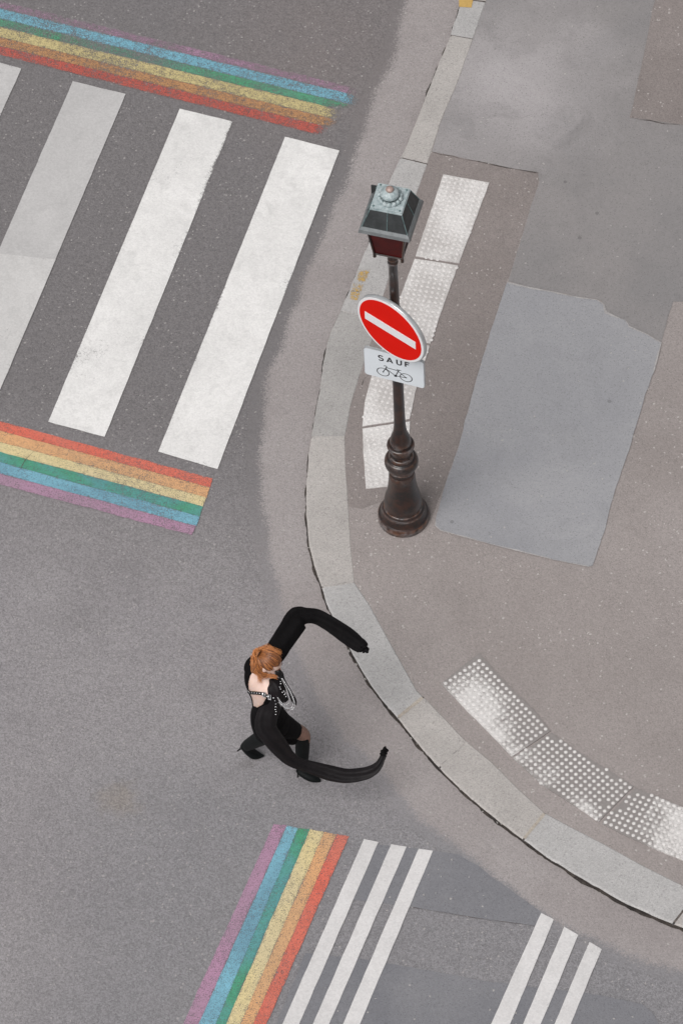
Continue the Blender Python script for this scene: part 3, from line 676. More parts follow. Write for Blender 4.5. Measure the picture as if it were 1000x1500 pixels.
B.build('vent_ring', M_pat, lamp, True)
B = MB(); B.lathe([(.055, ZP+.006), (.055, ZP+.045), (.072, ZP+.055), (.074, ZP+.062), (.066, ZP+.078), (.048, ZP+.094), (.03, ZP+.102), (.001, ZP+.105)], lc, 32)
B.build('vent_cap', M_pat, lamp, True)
B = MB(); B.lathe([(.028, ZP+.102), (.032, ZP+.112), (.028, ZP+.124), (.012, ZP+.132), (.001, ZP+.134)], lc, 20); B.build('finial', M_tip, lamp, True)
B = MB()   # hinge bracket at the back corner of the roof
p = lc-ex*.175+ey*.165+Vector((0, 0, ZE+.06))
B.box(p, ex*.022, ey*.006, Vector((0, 0, .055))); B.box(p+Vector((0, 0, .05))+ex*.02, ex*.03, ey*.005, Vector((0, 0, .006)))
B.build('hinge_bracket', M_iron2, lamp)

# ------------------------------------------------------------------ no entry sign
Z = Vector((0, 0, 1))
A = (at(609, 507, 2.8)-at(534, 461, 2.8)); A.z = 0; A.normalize(); NN = A.cross(Z)
if NN.dot(TOCAM) < 0: NN = -NN
SP = on_plane(572, 483, LB+NN*.105, NN)
sign = empty('no_entry_sign', SP, label='round red no entry sign with a white bar mounted on the lamp post', cat='road sign')
RS = .338
B = MB(); ax = (A, Z, NN)
rv = 1.0
B.lathe([(RS-.03, -.036), (RS-.004, -.034), (RS, -.028), (RS, -.004), (RS-.004, 0), (RS-.012, .0015)], SP, 96, ax=ax); B.build('rim', M_rim, sign, True)
for p in sign.children[0].data.polygons:
    if len(p.vertices) > 4: p.use_smooth = False
B = MB(); B.lathe([(RS-.008, .0015), (RS-.010, .004)], SP, 96, ax=ax); B.build('white_border', M_signwhite, sign)
B = MB(); B.lathe([(RS-.030, .004), (RS-.030, .0055)], SP, 96, ax=ax); B.build('red_disc', M_signred, sign)
B = MB(); B.box(SP+NN*.0065, A*.253, Z*.047, NN*.0012); B.build('white_bar', M_signwhite, sign)
for dz in (-.12, .12):
    B = MB(); q = LB+Vector((0, 0, SP.z-LB.z+dz))
    B.lathe([(.046, -.018), (.049, -.016), (.049, .016), (.046, .018)], q, 24)
    B.box(q+NN*.060, A*.03, Z*.014, NN*.014)
    B.box(q+NN*.072, A*.22, Z*.016, NN*.004); B.build('mounting_clamp', M_galv, sign)

# ------------------------------------------------------------------ plate under it
A2 = (at(623, 569.5, 2.3)-at(534, 547, 2.3)); A2.z = 0; A2.normalize(); N2 = A2.cross(Z)
if N2.dot(TOCAM) < 0: N2 = -N2
PP = on_plane(577, 539, LB+N2*.075, N2)
plate = empty('exception_plate', PP, label='white rectangular plate reading SAUF above a black bicycle symbol under the red sign', cat='sign plate')
HW, HH = .252, .178
def rrect(hw, hh, r, n=8):
    out = []
    for cx, cy, a0 in ((hw-r, hh-r, 0), (-hw+r, hh-r, 90), (-hw+r, -hh+r, 180), (hw-r, -hh+r, 270)):
        for k in range(n+1):
            a = R(a0+90*k/n); out.append((cx+r*math.cos(a), cy+r*math.sin(a)))
    return out
def prism(B, loop, O, X, Y, Nn, z0, z1, m=0):
    n = len(loop); a = [O+X*x+Y*y+Nn*z0 for x, y in loop]; b = [O+X*x+Y*y+Nn*z1 for x, y in loop]
    B.add(a+b, [tuple(range(n))[::-1], tuple(range(n, 2*n))]+[(i, (i+1) % n, n+(i+1) % n, n+i) for i in range(n)], m)
B = MB(); prism(B, rrect(HW, HH, .03), PP, A2, Z, N2, -.022, 0); B.build('panel', M_rim, plate)
B = MB(); prism(B, rrect(HW-.004, HH-.004, .027), PP, A2, Z, N2, .0005, .002); B.build('face', M_platew, plate)
def stroke(B, pts, wd, z=.0026):
    """flat ribbon for lettering, mitred"""
    n = len(pts); closed = pts[0] == pts[-1]
    vs = []
    for i in range(n):
        p = Vector(pts[i])
        a = Vector(pts[i-1]) if i else (Vector(pts[-2]) if closed else None)
        b = Vector(pts[i+1]) if i < n-1 else (Vector(pts[1]) if closed else None)
        d1 = (p-a).normalized() if a is not None else None; d2 = (b-p).normalized() if b is not None else None
        t = ((d1 or d2)+(d2 or d1)).normalized(); nn = Vector((-t.y, t.x))
        k = 1/max(.5, nn.dot(Vector((-(d2 or d1).y, (d2 or d1).x))))
        e = Vector((0, 0))
        if not closed and i == 0: e = -d2*0
        for s in (1, -1):
            q = p+nn*(s*wd/2*k); vs.append(PP+A2*q.x+Z*q.y+N2*z)
    B.add(vs, [(2*i, 2*i+1, 2*i+3, 2*i+2) for i in range(n-1)])
B = MB(); lw = .0128; th = .064; ty = .060
def arc(cx, cy, rx, ry, a0, a1, n=14): return [(cx+rx*math.cos(R(a0+(a1-a0)*k/n)), cy+ry*math.sin(R(a0+(a1-a0)*k/n))) for k in range(n+1)]
def letter(ch, cx):
    y0, y1 = ty, ty+th; h = th; ww = .036
    if ch == 'S':
        stroke(B, arc(cx, y0+h*.74, ww*.5, h*.24, 30, 270)+arc(cx, y0+h*.26, ww*.5, h*.26-.0*h, 90, -150)[1:], lw)
    if ch == 'A':
        stroke(B, [(cx-ww*.62, y0), (cx, y1)], lw); stroke(B, [(cx, y1), (cx+ww*.62, y0)], lw, .0029); stroke(B, [(cx-ww*.36, y0+h*.32), (cx+ww*.36, y0+h*.32)], lw*.9, .0032)
    if ch == 'U':
        stroke(B, [(cx-ww*.5, y1), (cx-ww*.5, y0+h*.32)]+arc(cx, y0+h*.34, ww*.5, h*.32, 180, 360)[1:-1]+[(cx+ww*.5, y0+h*.32), (cx+ww*.5, y1)], lw)
    if ch == 'F':
        stroke(B, [(cx-ww*.4, y0), (cx-ww*.4, y1)], lw); stroke(B, [(cx-ww*.4, y1-lw*.5), (cx+ww*.5, y1-lw*.5)], lw, .0029); stroke(B, [(cx-ww*.4, y0+h*.52), (cx+ww*.36, y0+h*.52)], lw, .0032)
for ch, cx in (('S', -.108), ('A', -.034), ('U', .044), ('F', .112)): letter(ch, cx)
B.build('lettering', M_ink, plate)
B = MB(); bl = .0074; wy = -.088
for cx in (-.094, .098):
    c = arc(cx, wy, .050, .050, 0, 360, 36); c[-1] = c[0]; stroke(B, c, bl)
    stroke(B, arc(cx, wy, .004, .004, 0, 360, 8), .006, .0028)
crank = (.010, -.098); seat = (.040, -.012); head = (-.066, -.018)
for a, b, w_ in [(head, (-.094, wy), bl), ((-.060, -.002), (-.074, -.040), bl), (head, (.036, -.022), bl), ((-.070, -.034), crank, bl), (crank, seat, bl), (crank, (.098, wy), bl), ((.034, -.028), (.098, wy), bl), ((.022, -.009), (.058, -.009), .007), ((-.060, -.002), (-.078, .004), bl), ((-.078, .004), (-.084, -.006), bl), ((-.002, -.112), (.022, -.084), .004)]:
    stroke(B, [a, b], w_, .0027)
c = arc(*crank, .007, .007, 0, 360, 14); stroke(B, c, .012, .0031)
B.build('bicycle_symbol', M_ink, plate)
q = LB+Vector((0, 0, PP.z-LB.z))
for dz in (-.09, .09):
    B = MB(); qq = q+Vector((0, 0, dz)); B.lathe([(.047, -.014), (.05, -.012), (.05, .012), (.047, .014)], qq, 24); B.box(qq+N2*.047, A2*.12, Z*.012, N2*.004); B.build('mounting_clamp', M_galv, plate)

# ------------------------------------------------------------------ the walking woman
G0 = at(400, 1122, 0)
person = empty('person', G0, label='person with red hair striding in a backless black dress with extra long sleeves', cat='person')
def J(x, y, z): return at(x, y, z)
def gdir(dx, dy):
    d = at(400+dx, 1122+dy, 0)-at(400, 1122, 0); d.z = 0; return d.normalized()
FE = gdir(1, .12)             # walking direction
FNE = gdir(1, -.62)           # chest turned away
FH = gdir(1, .30)             # face
def side(f): return f.cross(Z)    # the figure's right hand side
# torso sections: centre, facing, half width, half depth
TS = [(J(396, 1062, .76), 0, .165, .120), (J(393, 1052, .84), 0, .172, .122), (J(391, 1043, .92), 0, .168, .116), (J(389, 1032, 1.01), .3, .135, .100), (J(387, 1023, 1.10), .6, .120, .092),
      (J(386, 1013, 1.19), .85, .138, .102), (J(385, 1004, 1.27), 1, .155, .108), (J(384.5, 997, 1.34), 1, .165, .098), (J(385, 992, 1.385), 1, .150, .078), (J(386, 989, 1.415), 1, .105, .064), (J(387, 986, 1.44), 1, .066, .056), (J(389, 981, 1.49), 1, .052, .052)]
def torso_pts(extra, n=48, sub=5, i0=0, i1=None):
    arr = [[*c, f, a, b] for c, f, a, b in TS][i0:i1]
    rings = []
    for c in crom(arr, sub):
        f = FE.lerp(FNE, max(0, min(1, c[3]))).normalized(); s_ = side(f); ctr = Vector(c[:3]); ring = []
        for k in range(n):
            th_ = 2*math.pi*k/n; ca, sa = math.cos(th_), math.sin(th_)
            p_ = 2.4; q = (abs(ca)**p_+abs(sa)**p_)**(-1/p_)
            a_, b_ = c[4]+extra, c[5]+extra
            bf = 1.0
            if sa < 0: bf = 1-.06*math.exp(-(ca/.18)**2)         # spine groove
            ring.append(ctr+s_*(ca*q*a_)+f*(sa*q*b_*bf))
        rings.append(ring)
    return rings
def rings_mesh(rings, capped=True):
    n = len(rings[0]); vs = [p for r in rings for p in r]; fs = []
    for i in range(len(rings)-1):
        for k in range(n):
            k2 = (k+1) % n; fs.append((i*n+k, i*n+k2, (i+1)*n+k2, (i+1)*n+k))
    if capped: fs += [tuple(range(n))[::-1], tuple(range((len(rings)-1)*n, len(rings)*n))]
    return vs, fs
RSH = J(403, 1009, 1.365); LSH = J(368, 977, 1.365)
# arms (inside the long sleeves)
L_arm = [J(371, 980, 1.37), J(385, 968, 1.39), J(398, 959, 1.42), J(408, 945, 1.445), J(419, 929, 1.47)]
R_arm = [J(400, 1007, 1.36), J(400, 1022, 1.26), J(393, 1043, 1.13)-TOCAM*.02, J(389, 1055, 1.06)-TOCAM*.05, J(391, 1066, 1.0)-TOCAM*.06]
RHIP, RKNE, RANK = J(400, 1056, .84), J(443.5, 1076, .51), J(442, 1122, .10)
LHIP, LKNE, LANK = J(388, 1050, .86), J(386, 1079, .50), J(362, 1092, .19)
def limb(B, pts, rad, n=16, sub=6, **kw):
    c = crom([[*p, r] for p, r in zip(pts, rad)], sub); B.tube([Vector(x[:3]) for x in c], [x[3] for x in c], n, **kw)
body = MB(); v, f = rings_mesh(torso_pts(0)); body.add(v, f)
limb(body, L_arm, [.046, .040, .036, .031, .022]); limb(body, R_arm, [.046, .038, .034, .030, .022])
limb(body, [RHIP, RHIP.lerp(RKNE, .5), RKNE, RKNE.lerp(RANK, .35), RANK, RANK+Vector((0, 0, -.05))], [.088, .074, .056, .054, .036, .034])
limb(body, [LHIP, LHIP.lerp(LKNE, .5), LKNE, LKNE.lerp(LANK, .35), LANK], [.088, .074, .054, .052, .034])
# feet inside the boots
RF = gdir(1, .33); LF = gdir(1, .35)
limb(body, [J(441, 1128, .05), J(455, 1135, .045), J(464, 1141, .02)], [.026, .026, .012]); limb(body, [J(358, 1093, .17), J(366, 1101, .09), J(379, 1106, .03)], [.022, .022, .010])
# hands: palm, four fingers, thumb
def hand(B, wrist, fore, up):
    f_ = fore.normalized(); s_ = f_.cross(up).normalized(); u_ = s_.cross(f_)
    B.ell(wrist+f_*.045, f_*.055, s_*.040, u_*.016, 14, 10)
    for k, (o_, l_) in enumerate(((-.027, .066), (-.009, .075), (.009, .070), (.027, .055))):
        b0 = wrist+f_*.085+s_*o_; p1 = b0+f_*(l_*.45)-u_*.006; p2 = p1+f_*(l_*.32)-u_*.016; p3 = p2+f_*(l_*.2)-u_*.018
        B.tube([b0-f_*.02, b0, p1, p2, p3], [.0095, .0095, .009, .008, .0065], 10)
    b0 = wrist+f_*.025-s_*.032; B.tube([b0, b0+f_*.03-s_*.022, b0+f_*.055-s_*.028-u_*.01, b0+f_*.072-s_*.028-u_*.02], [.012, .011, .0095, .007], 10)
hand(body, L_arm[4], L_arm[4]-L_arm[3], Z); hand(body, R_arm[4], (J(398, 1080, .92)-TOCAM*.07)-R_arm[4], TOCAM)
# head, looking slightly down
HC = J(394, 970, 1.575)
pitch = R(24); Hf = (FH*math.cos(pitch)-Z*math.sin(pitch)).normalized(); Hs = side(FH); Hu = Hs.cross(Hf).normalized()
def hp(x, y, z): return HC+Hs*x+Hf*y+Hu*z
def head_shape(x, y, z, g=1.0):
    """unit sphere point -> head point (local metres)"""
    X = x*.076; Y = y*.096; ZZ = z*.112
    if z < 0:
        k = -z; X *= 1-.38*k**1.5; Y = Y*(1-.20*k)+.012*k+(.010*k if y > 0 else 0)
        if y < 0: Y *= 1-.35*k
    else: X *= 1+.03*math.sin(z*math.pi); Y = Y-(.006*z if y < 0 else 0)
    if y > 0 and z > -.2: Y *= 1-.06*abs(z-.2)
    return X*g, Y*g, ZZ*g
nu, nv = 40, 30; hv = []
for j in range(nv+1):
    ph = math.pi*j/nv
    for i in range(nu):
        t_ = 2*math.pi*i/nu; x, y, z = math.sin(ph)*math.cos(t_), math.sin(ph)*math.sin(t_), -math.cos(ph)
        X, Y, ZZ = head_shape(x, y, z)
        if y > 0:   # eye sockets, brow
            for sx_ in (-1, 1): Y -= .011*math.exp(-(((X-sx_*.031)/.016)**2+((ZZ-.004)/.012)**2))
            Y += .004*math.exp(-((ZZ-.026)/.010)**2)*math.exp(-(X/.05)**4)
            Y += .004*math.exp(-((ZZ+.095)/.014)**2)*math.exp(-(X/.022)**2)
        hv.append(hp(X, Y, ZZ))
body.add(hv, [(j*nu+i, j*nu+(i+1) % nu, (j+1)*nu+(i+1) % nu, (j+1)*nu+i) for j in range(nv) for i in range(nu)])
body.tube([hp(0, .090, .012), hp(0, .100, -.010), hp(0, .112, -.028), hp(0, .100, -.038)], [.007, .010, .013, .009], 12)
for sx_ in (-1, 1):
    body.ell(hp(sx_*.011, .098, -.033), Hs*.008, Hf*.009, Hu*.007, 10, 8)
    body.ell(hp(sx_*.077, -.004, -.012), Hs*.010, Hf*.017, Hu*.030, 14, 10)
    body.ell(hp(sx_*.080, -.010, .004), Hs*.008, Hf*.017, Hu*.016, 14, 10)
    body.ell(hp(sx_*.040, .062, -.030), Hs*.018, Hf*.020, Hu*.018, 12, 8)
body.ell(hp(0, .088, -.058), Hs*.021, Hf*.012, Hu*.005, 12, 8); body.ell(hp(0, .087, -.067), Hs*.018, Hf*.012, Hu*.006, 12, 8)
limb(body, [J(387, 987, 1.43), HC-Hu*.075-Hf*.022, HC-Hf*.02-Hu*.02], [.058, .052, .05])
bo = body.build('body', M_skin, person, True)
md = bo.modifiers.new('r', 'REMESH'); md.mode = 'VOXEL'; md.voxel_size = .0055; md.use_smooth_shade = True
ms = bo.modifiers.new('s', 'SMOOTH'); ms.factor = .5; ms.iterations = 3
dg = bpy.context.evaluated_depsgraph_get(); me2 = bpy.data.meshes.new_from_object(bo.evaluated_get(dg), depsgraph=dg)
bo.modifiers.clear(); bo.data = me2
if not me2.materials: me2.materials.append(M_skin)
me2.materials.append(M_lips)
off = bo.matrix_world if False else Matrix.Translation(G0)
for p in me2.polygons:
    p.use_smooth = True
    q = p.center+G0-HC
    if q.dot(Hf) > .085 and abs(q.dot(Hs)) < .022 and -.073 < q.dot(Hu) < -.053: p.material_index = 1
bvh = BVHTree.FromPolygons([v.co+G0 for v in me2.vertices], [tuple(p.vertices) for p in me2.polygons])
# eyes
for sx_ in (-1, 1):
    B = MB(); B.ell(hp(sx_*.031, .070, .003), Hs*.0125, Hf*.0125, Hu*.0095, 16, 12); e = B.build('eye', M_eye, person, True)
    B = MB(); B.ell(hp(sx_*.031, .0795, .003), Hs*.0055, Hf*.0045, Hu*.0055, 12, 8); B.build('iris', M_iris, e, True)
    B = MB(); B.tube([hp(sx_*.013, .096, .022), hp(sx_*.030, .092, .028), hp(sx_*.050, .078, .022)], [.002, .003, .0015], 6); B.build('eyebrow', plain('brow', (.16, .06, .03), .7), person, True)

# dress: torso shell with the open back left out
HOLE = [(374, 978), (367, 985), (362.5, 1002), (363, 1013), (366.5, 1027), (369, 1034), (376, 1037), (384, 1033), (391.5, 1020), (396, 1003), (396.5, 994), (390, 984), (380, 975)]
def proj(p):
    d = p-CP; return 500+FPX*d.dot(CR)/d.dot(fw), 750-FPX*d.dot(CU)/d.dot(fw)
def inpoly(q, poly):
    c = False; j = len(poly)-1
    for i in range(len(poly)):
        a, b = poly[i], poly[j]
        if (a[1] > q[1]) != (b[1] > q[1]) and q[0] < (b[0]-a[0])*(q[1]-a[1])/(b[1]-a[1])+a[0]: c = not c
        j = i
    return c
rings = torso_pts(.010, 224, 24, 0, 10); v, f = rings_mesh(rings, False)
keep = []
for q in f:
    c = sum((v[i] for i in q), Vector())/4; nrm = (v[q[1]]-v[q[0]]).cross(v[q[3]]-v[q[0]])
    if nrm.dot(TOCAM) > 0 and inpoly(proj(c), HOLE): continue
    keep.append(q)
dress = mesh('dress', v, keep, M_cloth, person, True)
sm = dress.modifiers.new('t', 'SOLIDIFY'); sm.thickness = .004; sm.offset = -1
# skirt
B = MB()
def drape(name, pts, rad, flat, mat, parent, n=40, sub=12, fold=.07, k=5, seed=1, ref=TOCAM, pleat=0):
    c = crom([[*p, r, fl] for p, r, fl in zip(pts, rad, flat)], sub); B = MB()
    B.tube([Vector(x[:3]) for x in c], [x[3] for x in c], n, flat=[x[4] for x in c], fold=fold, foldk=k, seed=seed, ref=ref, pleat=pleat)
    return B.build(name, mat, parent, True)
drape('skirt', [J(390, 1040, .95), J(393, 1052, .85), J(400, 1062, .75), J(404, 1072, .66)], [.12, .142, .145, .11], [1.1, 1.1, .95, .7], M_cloth, person, fold=.04, seed=2)
drape('skirt_leg', [J(397, 1052, .86), J(412, 1061, .74), J(423, 1067, .66), J(430.5, 1070.5, .60), J(433, 1071.5, .585)], [.105, .098, .086, .076, .073], [1, 1, 1, 1, 1], M_cloth, person, fold=.03, seed=3)
drape('skirt_panel', [J(398, 1055, .82), J(408, 1068, .68), J(420, 1079, .60), J(429, 1085, .56), J(434, 1088, .54)], [.09, .08, .060, .040, .016], [.7, .6, .5, .5, .5], M_cloth, person, fold=.12, seed=5)
# left sleeve, thrown up and over
def sleeve(spec, seed, mat, fold=.06, n=56):
    pts = [J(x, y, z) for x, y, z, w_, fl in spec]
    return drape('sleeve', pts, [s[3]*.5/176 for s in spec], [s[4]*(1 if i < 9 else .62) for i, s in enumerate(spec)], mat, person, n=n, fold=fold, seed=seed, k=4, pleat=.11)
sl = sleeve([(376, 990, 1.37, 12, .9), (370, 984, 1.37, 20, .9), (371, 977, 1.38, 26, .8), (380, 971, 1.40, 28, .8), (391, 966, 1.42, 30, .7), (402, 957, 1.44, 31, .6), (412, 942, 1.46, 31, .5), (424, 924, 1.48, 32, .42), (434, 908.5, 1.49, 33, .40), (440.5, 903.5, 1.49, 30, .42), (449, 902, 1.48, 23, .45), (463, 903, 1.46, 22, .45), (477, 910, 1.44, 22, .4), (493, 920.5, 1.42, 23, .4), (510, 932.5, 1.40, 24, .4), (522, 942, 1.39, 22, .45), (530, 947.5, 1.38, 19, .6), (533, 950, 1.38, 15, .7)], 1.3, M_cloth, .06)
def ruffle(px, py, z, r, parent, n=16, dirv=None):
    B = MB()
    for k in range(n):
        a = random.uniform(0, 2*math.pi); rr = r*random.uniform(.1, .62)
        c = J(px, py, z)+CR*(math.cos(a)*rr)+CU*(math.sin(a)*rr)+TOCAM*random.uniform(-r*.4, r*.4)
        s_ = r*random.uniform(.38, .55)
        ax1 = Vector((random.gauss(0, 1), random.gauss(0, 1), random.gauss(0, 1))).normalized(); ax2 = ax1.orthogonal().normalized()
        B.ell(c, ax1*s_, ax2*s_*.7, ax1.cross(ax2)*s_*.45, 10, 7)
    B.build('gathered_cuff', M_cloth, parent, True)
ruffle(532.5, 949.5, 1.38, 9/176, sl)
# right sleeve, swinging down past the hip and out
sr = sleeve([(394, 997, 1.39, 12, .9), (400, 1001, 1.39, 22, .9), (404, 1008, 1.37, 27, .9), (404, 1019, 1.29, 27, .85), (398, 1034, 1.18, 27, .7), (391, 1050, 1.09, 30, .6), (389.5, 1066, 1.01, 30, .5), (399, 1081.5, .92, 27, .45), (411, 1096.5, .80, 25, .40), (423, 1110, .70, 21, .38), (437, 1118.5, .62, 18, .40), (455, 1124, .56, 19, .38), (480, 1131.5, .50, 22, .35), (505, 1136.5, .47, 21, .35), (530, 1134, .47, 18.5, .38), (545, 1128.5, .49, 16, .45), (554, 1121, .51, 12, .55), (559, 1112, .54, 9, .8), (562, 1105, .56, 9, .8)], 4.1, M_cloth2, .06)
ruffle(562, 1101, .58, 7.5/176, sr, 18)

# boots
def boot(name, leg, rad, foot, frad, heel_top, heel_tip):
    B = MB(); limb(B, leg, rad, n=24, fold=.03, foldk=4, seed=3)
    limb(B, foot, frad, n=20, flat=.8, ref=Z)
    b = B.build('boot', M_boot, person, True)
    r_ = b.modifiers.new('r', 'REMESH'); r_.mode = 'VOXEL'; r_.voxel_size = .006; r_.use_smooth_shade = True
    s_ = b.modifiers.new('s', 'SMOOTH'); s_.factor = .5; s_.iterations = 4
    dg = bpy.context.evaluated_depsgraph_get(); m_ = bpy.data.meshes.new_from_object(b.evaluated_get(dg), depsgraph=dg); b.modifiers.clear(); b.data = m_
    if not m_.materials: m_.materials.append(M_boot)
    for p in m_.polygons: p.use_smooth = True
    B = MB(); B.tube([heel_top, heel_top.lerp(heel_tip, .4), heel_tip], [.018, .007, .005], 10); B.build('heel', M_leather, b, True)
boot('boot', [RKNE+Vector((0, 0, .0)), RKNE.lerp(RANK, .12), RKNE.lerp(RANK, .4), RKNE.lerp(RANK, .8), RANK, J(441, 1129, .06)], [.055, .059, .058, .052, .046, .040],
     [J(437, 1127.5, .085), J(442, 1131, .065), J(453, 1137, .042), J(462, 1141, .026), J(470, 1144.5, .016)], [.030, .038, .042, .034, .008], J(436.5, 1129.5, .075), J(435.8, 1138.5, .002))
boot('boot', [LKNE+Vector((0, 0, .03)), LKNE, LKNE.lerp(LANK, .4), LKNE.lerp(LANK, .8), LANK, J(359, 1094, .165)], [.066, .066, .060, .052, .046, .040],
     [J(355.5, 1092.5, .185), J(359, 1095, .155), J(366, 1101, .085), J(374, 1105.5, .035), J(387, 1107.5, .014)], [.030, .040, .046, .043, .008], J(354.5, 1095, .165), J(347.5, 1100.5, .125))

# hair
hairv = MB(); tones = []
def strand(pts, r, tone, n=5):
    b = len(hairv.v); c = [Vector(x) for x in crom([list(p) for p in pts], 5)]
    L_ = len(c); hairv.tube(c, [r*(1-.75*(i/L_)**2) for i in range(L_)], n); tones.extend([tone]*(len(hairv.v)-b))
BUN = (0, -.098, .040)
# scalp shell
sv = []; sf = []
for j in range(nv+1):
    ph = math.pi*j/nv
    for i in range(nu):
        t_ = 2*math.pi*i/nu; x, y, z = math.sin(ph)*math.cos(t_), math.sin(ph)*math.sin(t_), -math.cos(ph)
        sv.append((hp(*head_shape(x, y, z, 1.045)), (x, y, z)))
ok = lambda q: (q[2] > .50 and q[1] < .78) or (q[1] < .38 and q[2] > .06) or (q[1] < .05 and q[2] > -.10+.2*q[1]) or (q[1] < -.2 and q[2] > -.45) or (q[2] > .25 and q[1] < .50)
for j in range(nv):
    for i in range(nu):
        ids = (j*nu+i, j*nu+(i+1) % nu, (j+1)*nu+(i+1) % nu, (j+1)*nu+i)
        if all(ok(sv[k][1]) for k in ids): sf.append(ids)
used = sorted({k for q in sf for k in q}); mp = {k: i for i, k in enumerate(used)}
hairv.add([sv[k][0] for k in used], [tuple(mp[k] for k in q) for q in sf]); tones.extend([.22]*len(used))
rnd = random.Random(5)
cnt = 0
while cnt < 520:
    x, y, z = rnd.gauss(0, 1), rnd.gauss(0, 1), rnd.gauss(0, 1); l_ = math.sqrt(x*x+y*y+z*z); x, y, z = x/l_, y/l_, z/l_
    if not ok((x, y, z)) or y < -.5: continue
    cnt += 1; e = Vector((0+rnd.gauss(0, .10), -1, .36+rnd.gauss(0, .10))).normalized(); a = Vector((x, y, z)); pts = []
    g = 1.05+rnd.uniform(0, .035)
    for k in range(7):
        s_ = a.slerp(e, k/6) if a.dot(e) > -.99 else e
        pts.append(hp(*head_shape(*s_, g+.01*math.sin(k))))
    strand(pts, rnd.uniform(.0018, .0034), min(1, max(0, .30+rnd.gauss(0, .28))))
# knot of the pony tail
for k in range(46):
    a = rnd.uniform(0, 6.28); rr = rnd.uniform(.010, .030); pts = []
    for q in range(7):
        t_ = a+q*.75; pts.append(hp(BUN[0]+math.cos(t_)*rr, BUN[1]-.012-rnd.uniform(0, .012), BUN[2]+math.sin(t_)*rr))
    strand(pts, rnd.uniform(.003, .005), min(1, max(0, .45+rnd.gauss(0, .2))))
kn = J(374, 962, 1.60); 
def jit3(p, s): return p+Vector((rnd.gauss(0, s), rnd.gauss(0, s), rnd.gauss(0, s)))
for k in range(230):     # tail falling round the nape and blown forward under the ear
    q = rnd.random(); sp = .006+.010*q
    strand([jit3(kn, .012), jit3(J(373, 972, 1.57), .012), jit3(J(376+2*rnd.gauss(0, 1), 981, 1.53), .013), jit3(J(383, 987+2*rnd.gauss(0, 1), 1.50), .010), jit3(J(392+4*q, 990, 1.49), .008), jit3(J(398+9*q, 991+rnd.gauss(0, 1.2), 1.50), .006)][:6 if q > .45 else 4 + int(q*3)], rnd.uniform(.0018, .0032), min(1, max(0, .66+rnd.gauss(0, .24))))
for k in range(26):     # short wisps at the nape
    strand([jit3(J(376, 980, 1.53), .012), jit3(J(379, 990, 1.49), .010), jit3(J(380+3*rnd.gauss(0, 1), 999, 1.45), .010)], rnd.uniform(.001, .0018), .85)
for k in range(110):      # wisps lifted over the crown
    e = rnd.random()
    strand([jit3(kn, .012), jit3(J(374, 955, 1.62), .010), jit3(J(382, 949+3*rnd.random(), 1.66), .010), jit3(J(393, 950+2*rnd.gauss(0, 1), 1.68), .009), jit3(J(402+6*e, 955+2.2*rnd.gauss(0, 1), 1.66), .008), jit3(J(407+5*e, 957+2*rnd.gauss(0, 1), 1.64), .006)][:3+int(3.99*e)], rnd.uniform(.0011, .0024), min(1, max(0, .80+rnd.gauss(0, .15))))
ho = hairv.build('hair', M_hair, person, True)
ta = ho.data.attributes.new('tone', 'FLOAT', 'POINT'); ta.data.foreach_set('value', tones)

# strap across the open back
def surf(x, y, lift=.004):
    d = ray(x, y).normalized(); h = bvh.ray_cast(CP, d)
    if h[0] is None: return at(x, y, 1.28), TOCAM
    return h[0]+h[1]*lift, h[1]
sp_ = [(362.6, 1012.5), (367, 1014), (373, 1014.2), (379, 1014.6), (385, 1015.6), (391, 1017.4), (397, 1019.5), (402, 1020), (406, 1018)]
SPs = []
for a, b in zip(sp_, sp_[1:]):
    for k in range(5): SPs.append(lerp2(a, b, k/5))
SPs.append(sp_[-1])
pts = []
for i, (x, y) in enumerate(SPs):
    p, n_ = surf(x, y, .010 if x < 389 else .022)
    if x > 396: p = at(x, y, 1.30-.003*(x-396))+TOCAM*.03
    pts.append(p)
for _ in range(3): pts = [pts[0]]+[(pts[i-1]+pts[i]*2+pts[i+1])/4 for i in range(1, len(pts)-1)]+[pts[-1]]
B = MB(); B.tube(pts, .0125, 12, flat=.22, ref=TOCAM); strap = B.build('leather_strap', M_leather, person, True)
for i in range(2, len(pts)-3, 3):
    B = MB(); B.ell(pts[i]+TOCAM*.0035, CR*.0055, CU*.0055, TOCAM*.0035, 8, 6); B.build('stud', M_chrome, strap, True)
for px_ in (387.0, 394.5):
    B = MB()
    i = min(range(len(SPs)), key=lambda k: abs(SPs[k][0]-px_)); c = pts[i]+TOCAM*.006
    q = [c+CR*a+CU*b for a, b in ((-.008, -.018), (.010, -.020), (.010, .016), (-.008, .018), (-.008, -.018))]
    B.tube(q, .0044, 8); B.build('buckle', M_chrome, strap, True)

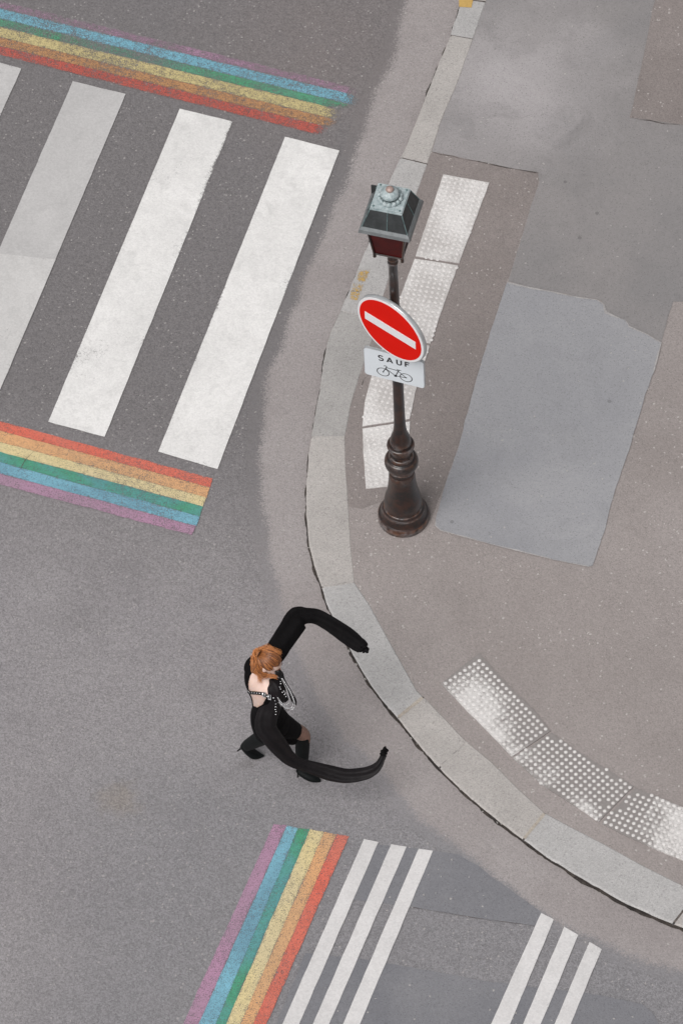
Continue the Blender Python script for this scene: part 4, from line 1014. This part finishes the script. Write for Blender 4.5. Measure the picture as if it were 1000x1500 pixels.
# leather mask strap and chest harness with chains
hz = lambda x, y, z: J(x, y, z)
hn = [hz(405, 984, 1.535), hz(410, 987, 1.51), hz(414, 995, 1.47), hz(420, 1006, 1.40), hz(426, 1017, 1.33), hz(431, 1027, 1.27), hz(433.5, 1033, 1.235)]
B = MB(); limb(B, hn, [.022, .026, .018, .016, .018, .020, .004], n=16, flat=.45, ref=TOCAM)
limb(B, [hz(403, 982, 1.54), hz(408, 983.5, 1.535), hz(412, 988, 1.51)], [.012, .020, .012], n=12)
har = B.build('mask_harness', M_leather, person, True)
B = MB()    # dark backing of the chest piece
limb(B, [hz(404, 998, 1.40), hz(408, 1010, 1.33), hz(414, 1020, 1.27), hz(420, 1027, 1.23)], [.03, .040, .036, .02], n=16, flat=.35, ref=TOCAM); B.build('chest_panel', M_leather, har, True)
def chain(pts, bead, sub=10, name='chain'):
    c = [Vector(x) for x in crom([list(p) for p in pts], sub)]; c = resample(c, bead*1.35); B = MB()
    for i, p in enumerate(c):
        t_ = (c[min(i+1, len(c)-1)]-c[max(i-1, 0)]).normalized(); s1 = t_.orthogonal().normalized()
        if i % 2: s1 = t_.cross(s1)
        B.ell(p, t_*bead*.85, s1*bead*.55, t_.cross(s1)*bead*.35, 6, 5)
    return B.build(name, M_chrome, har, True)
T3 = TOCAM*.06
chain([hz(413, 994, 1.48)+T3, hz(417, 1003, 1.42)+T3, hz(422, 1015, 1.35)+T3, hz(424, 1026, 1.28)+T3, hz(421, 1032, 1.24)+T3, hz(415, 1031, 1.25)+T3, hz(410, 1026, 1.28)+T3, hz(407, 1021, 1.31)+T3], .0085)
chain([hz(414, 994, 1.48)+T3, hz(420, 1004, 1.42)+T3, hz(426, 1016, 1.35)+T3, hz(430, 1027, 1.28)+T3, hz(427, 1036, 1.22)+T3, hz(420, 1036, 1.22)+T3, hz(412, 1031, 1.25)+T3, hz(407, 1022, 1.31)+T3], .0075)
chain([hz(415, 995, 1.48)+T3, hz(423, 1008, 1.40)+T3, hz(429, 1020, 1.33)+T3, hz(432, 1031, 1.26)+T3, hz(430, 1038, 1.21)+T3, hz(424, 1039, 1.20)+T3], .006)
chain([hz(407, 1022, 1.31)+T3, hz(411, 1029, 1.26)+T3, hz(417, 1034.5, 1.23)+T3, hz(424, 1037, 1.21)+T3, hz(430, 1036, 1.22)+T3], .008)
B = MB()
for k in range(22):
    q = k/21; x0 = 409+20*q; y0 = 1028+9*math.sin(q*math.pi*.75); 
    a = hz(x0, y0, 1.26-.04*q)+T3; L_ = rnd.uniform(.02, .045)
    B.tube([a, a-Z*L_+CR*rnd.uniform(-.006, .006)], .0019, 5)
B.build('fringe', M_chrome, har, True)
B = MB()    # rows of studs on the dress front and down the hip
for (x, y, z) in [(411, 998, 1.45), (411.5, 1001, 1.43), (410, 1006, 1.40), (411, 1009, 1.38), (408, 1016, 1.34), (405, 1018, 1.33), (401, 1022, 1.31), (416, 1012, 1.37), (418, 1015, 1.35), (419, 1020, 1.32), (403, 1026, 1.28), (404, 1031, 1.25), (404, 1035, 1.23), (403.5, 1039, 1.20), (404.5, 1042, 1.18), (404, 1046, 1.16), (414, 1014, 1.35), (417, 1017, 1.33)]:
    c = hz(x, y, z)+TOCAM*.055
    B = MB(); B.ell(c, CR*rnd.uniform(.004, .008), CU*.004, TOCAM*.003, 8, 6); B.build('stud', M_chrome, har, True)
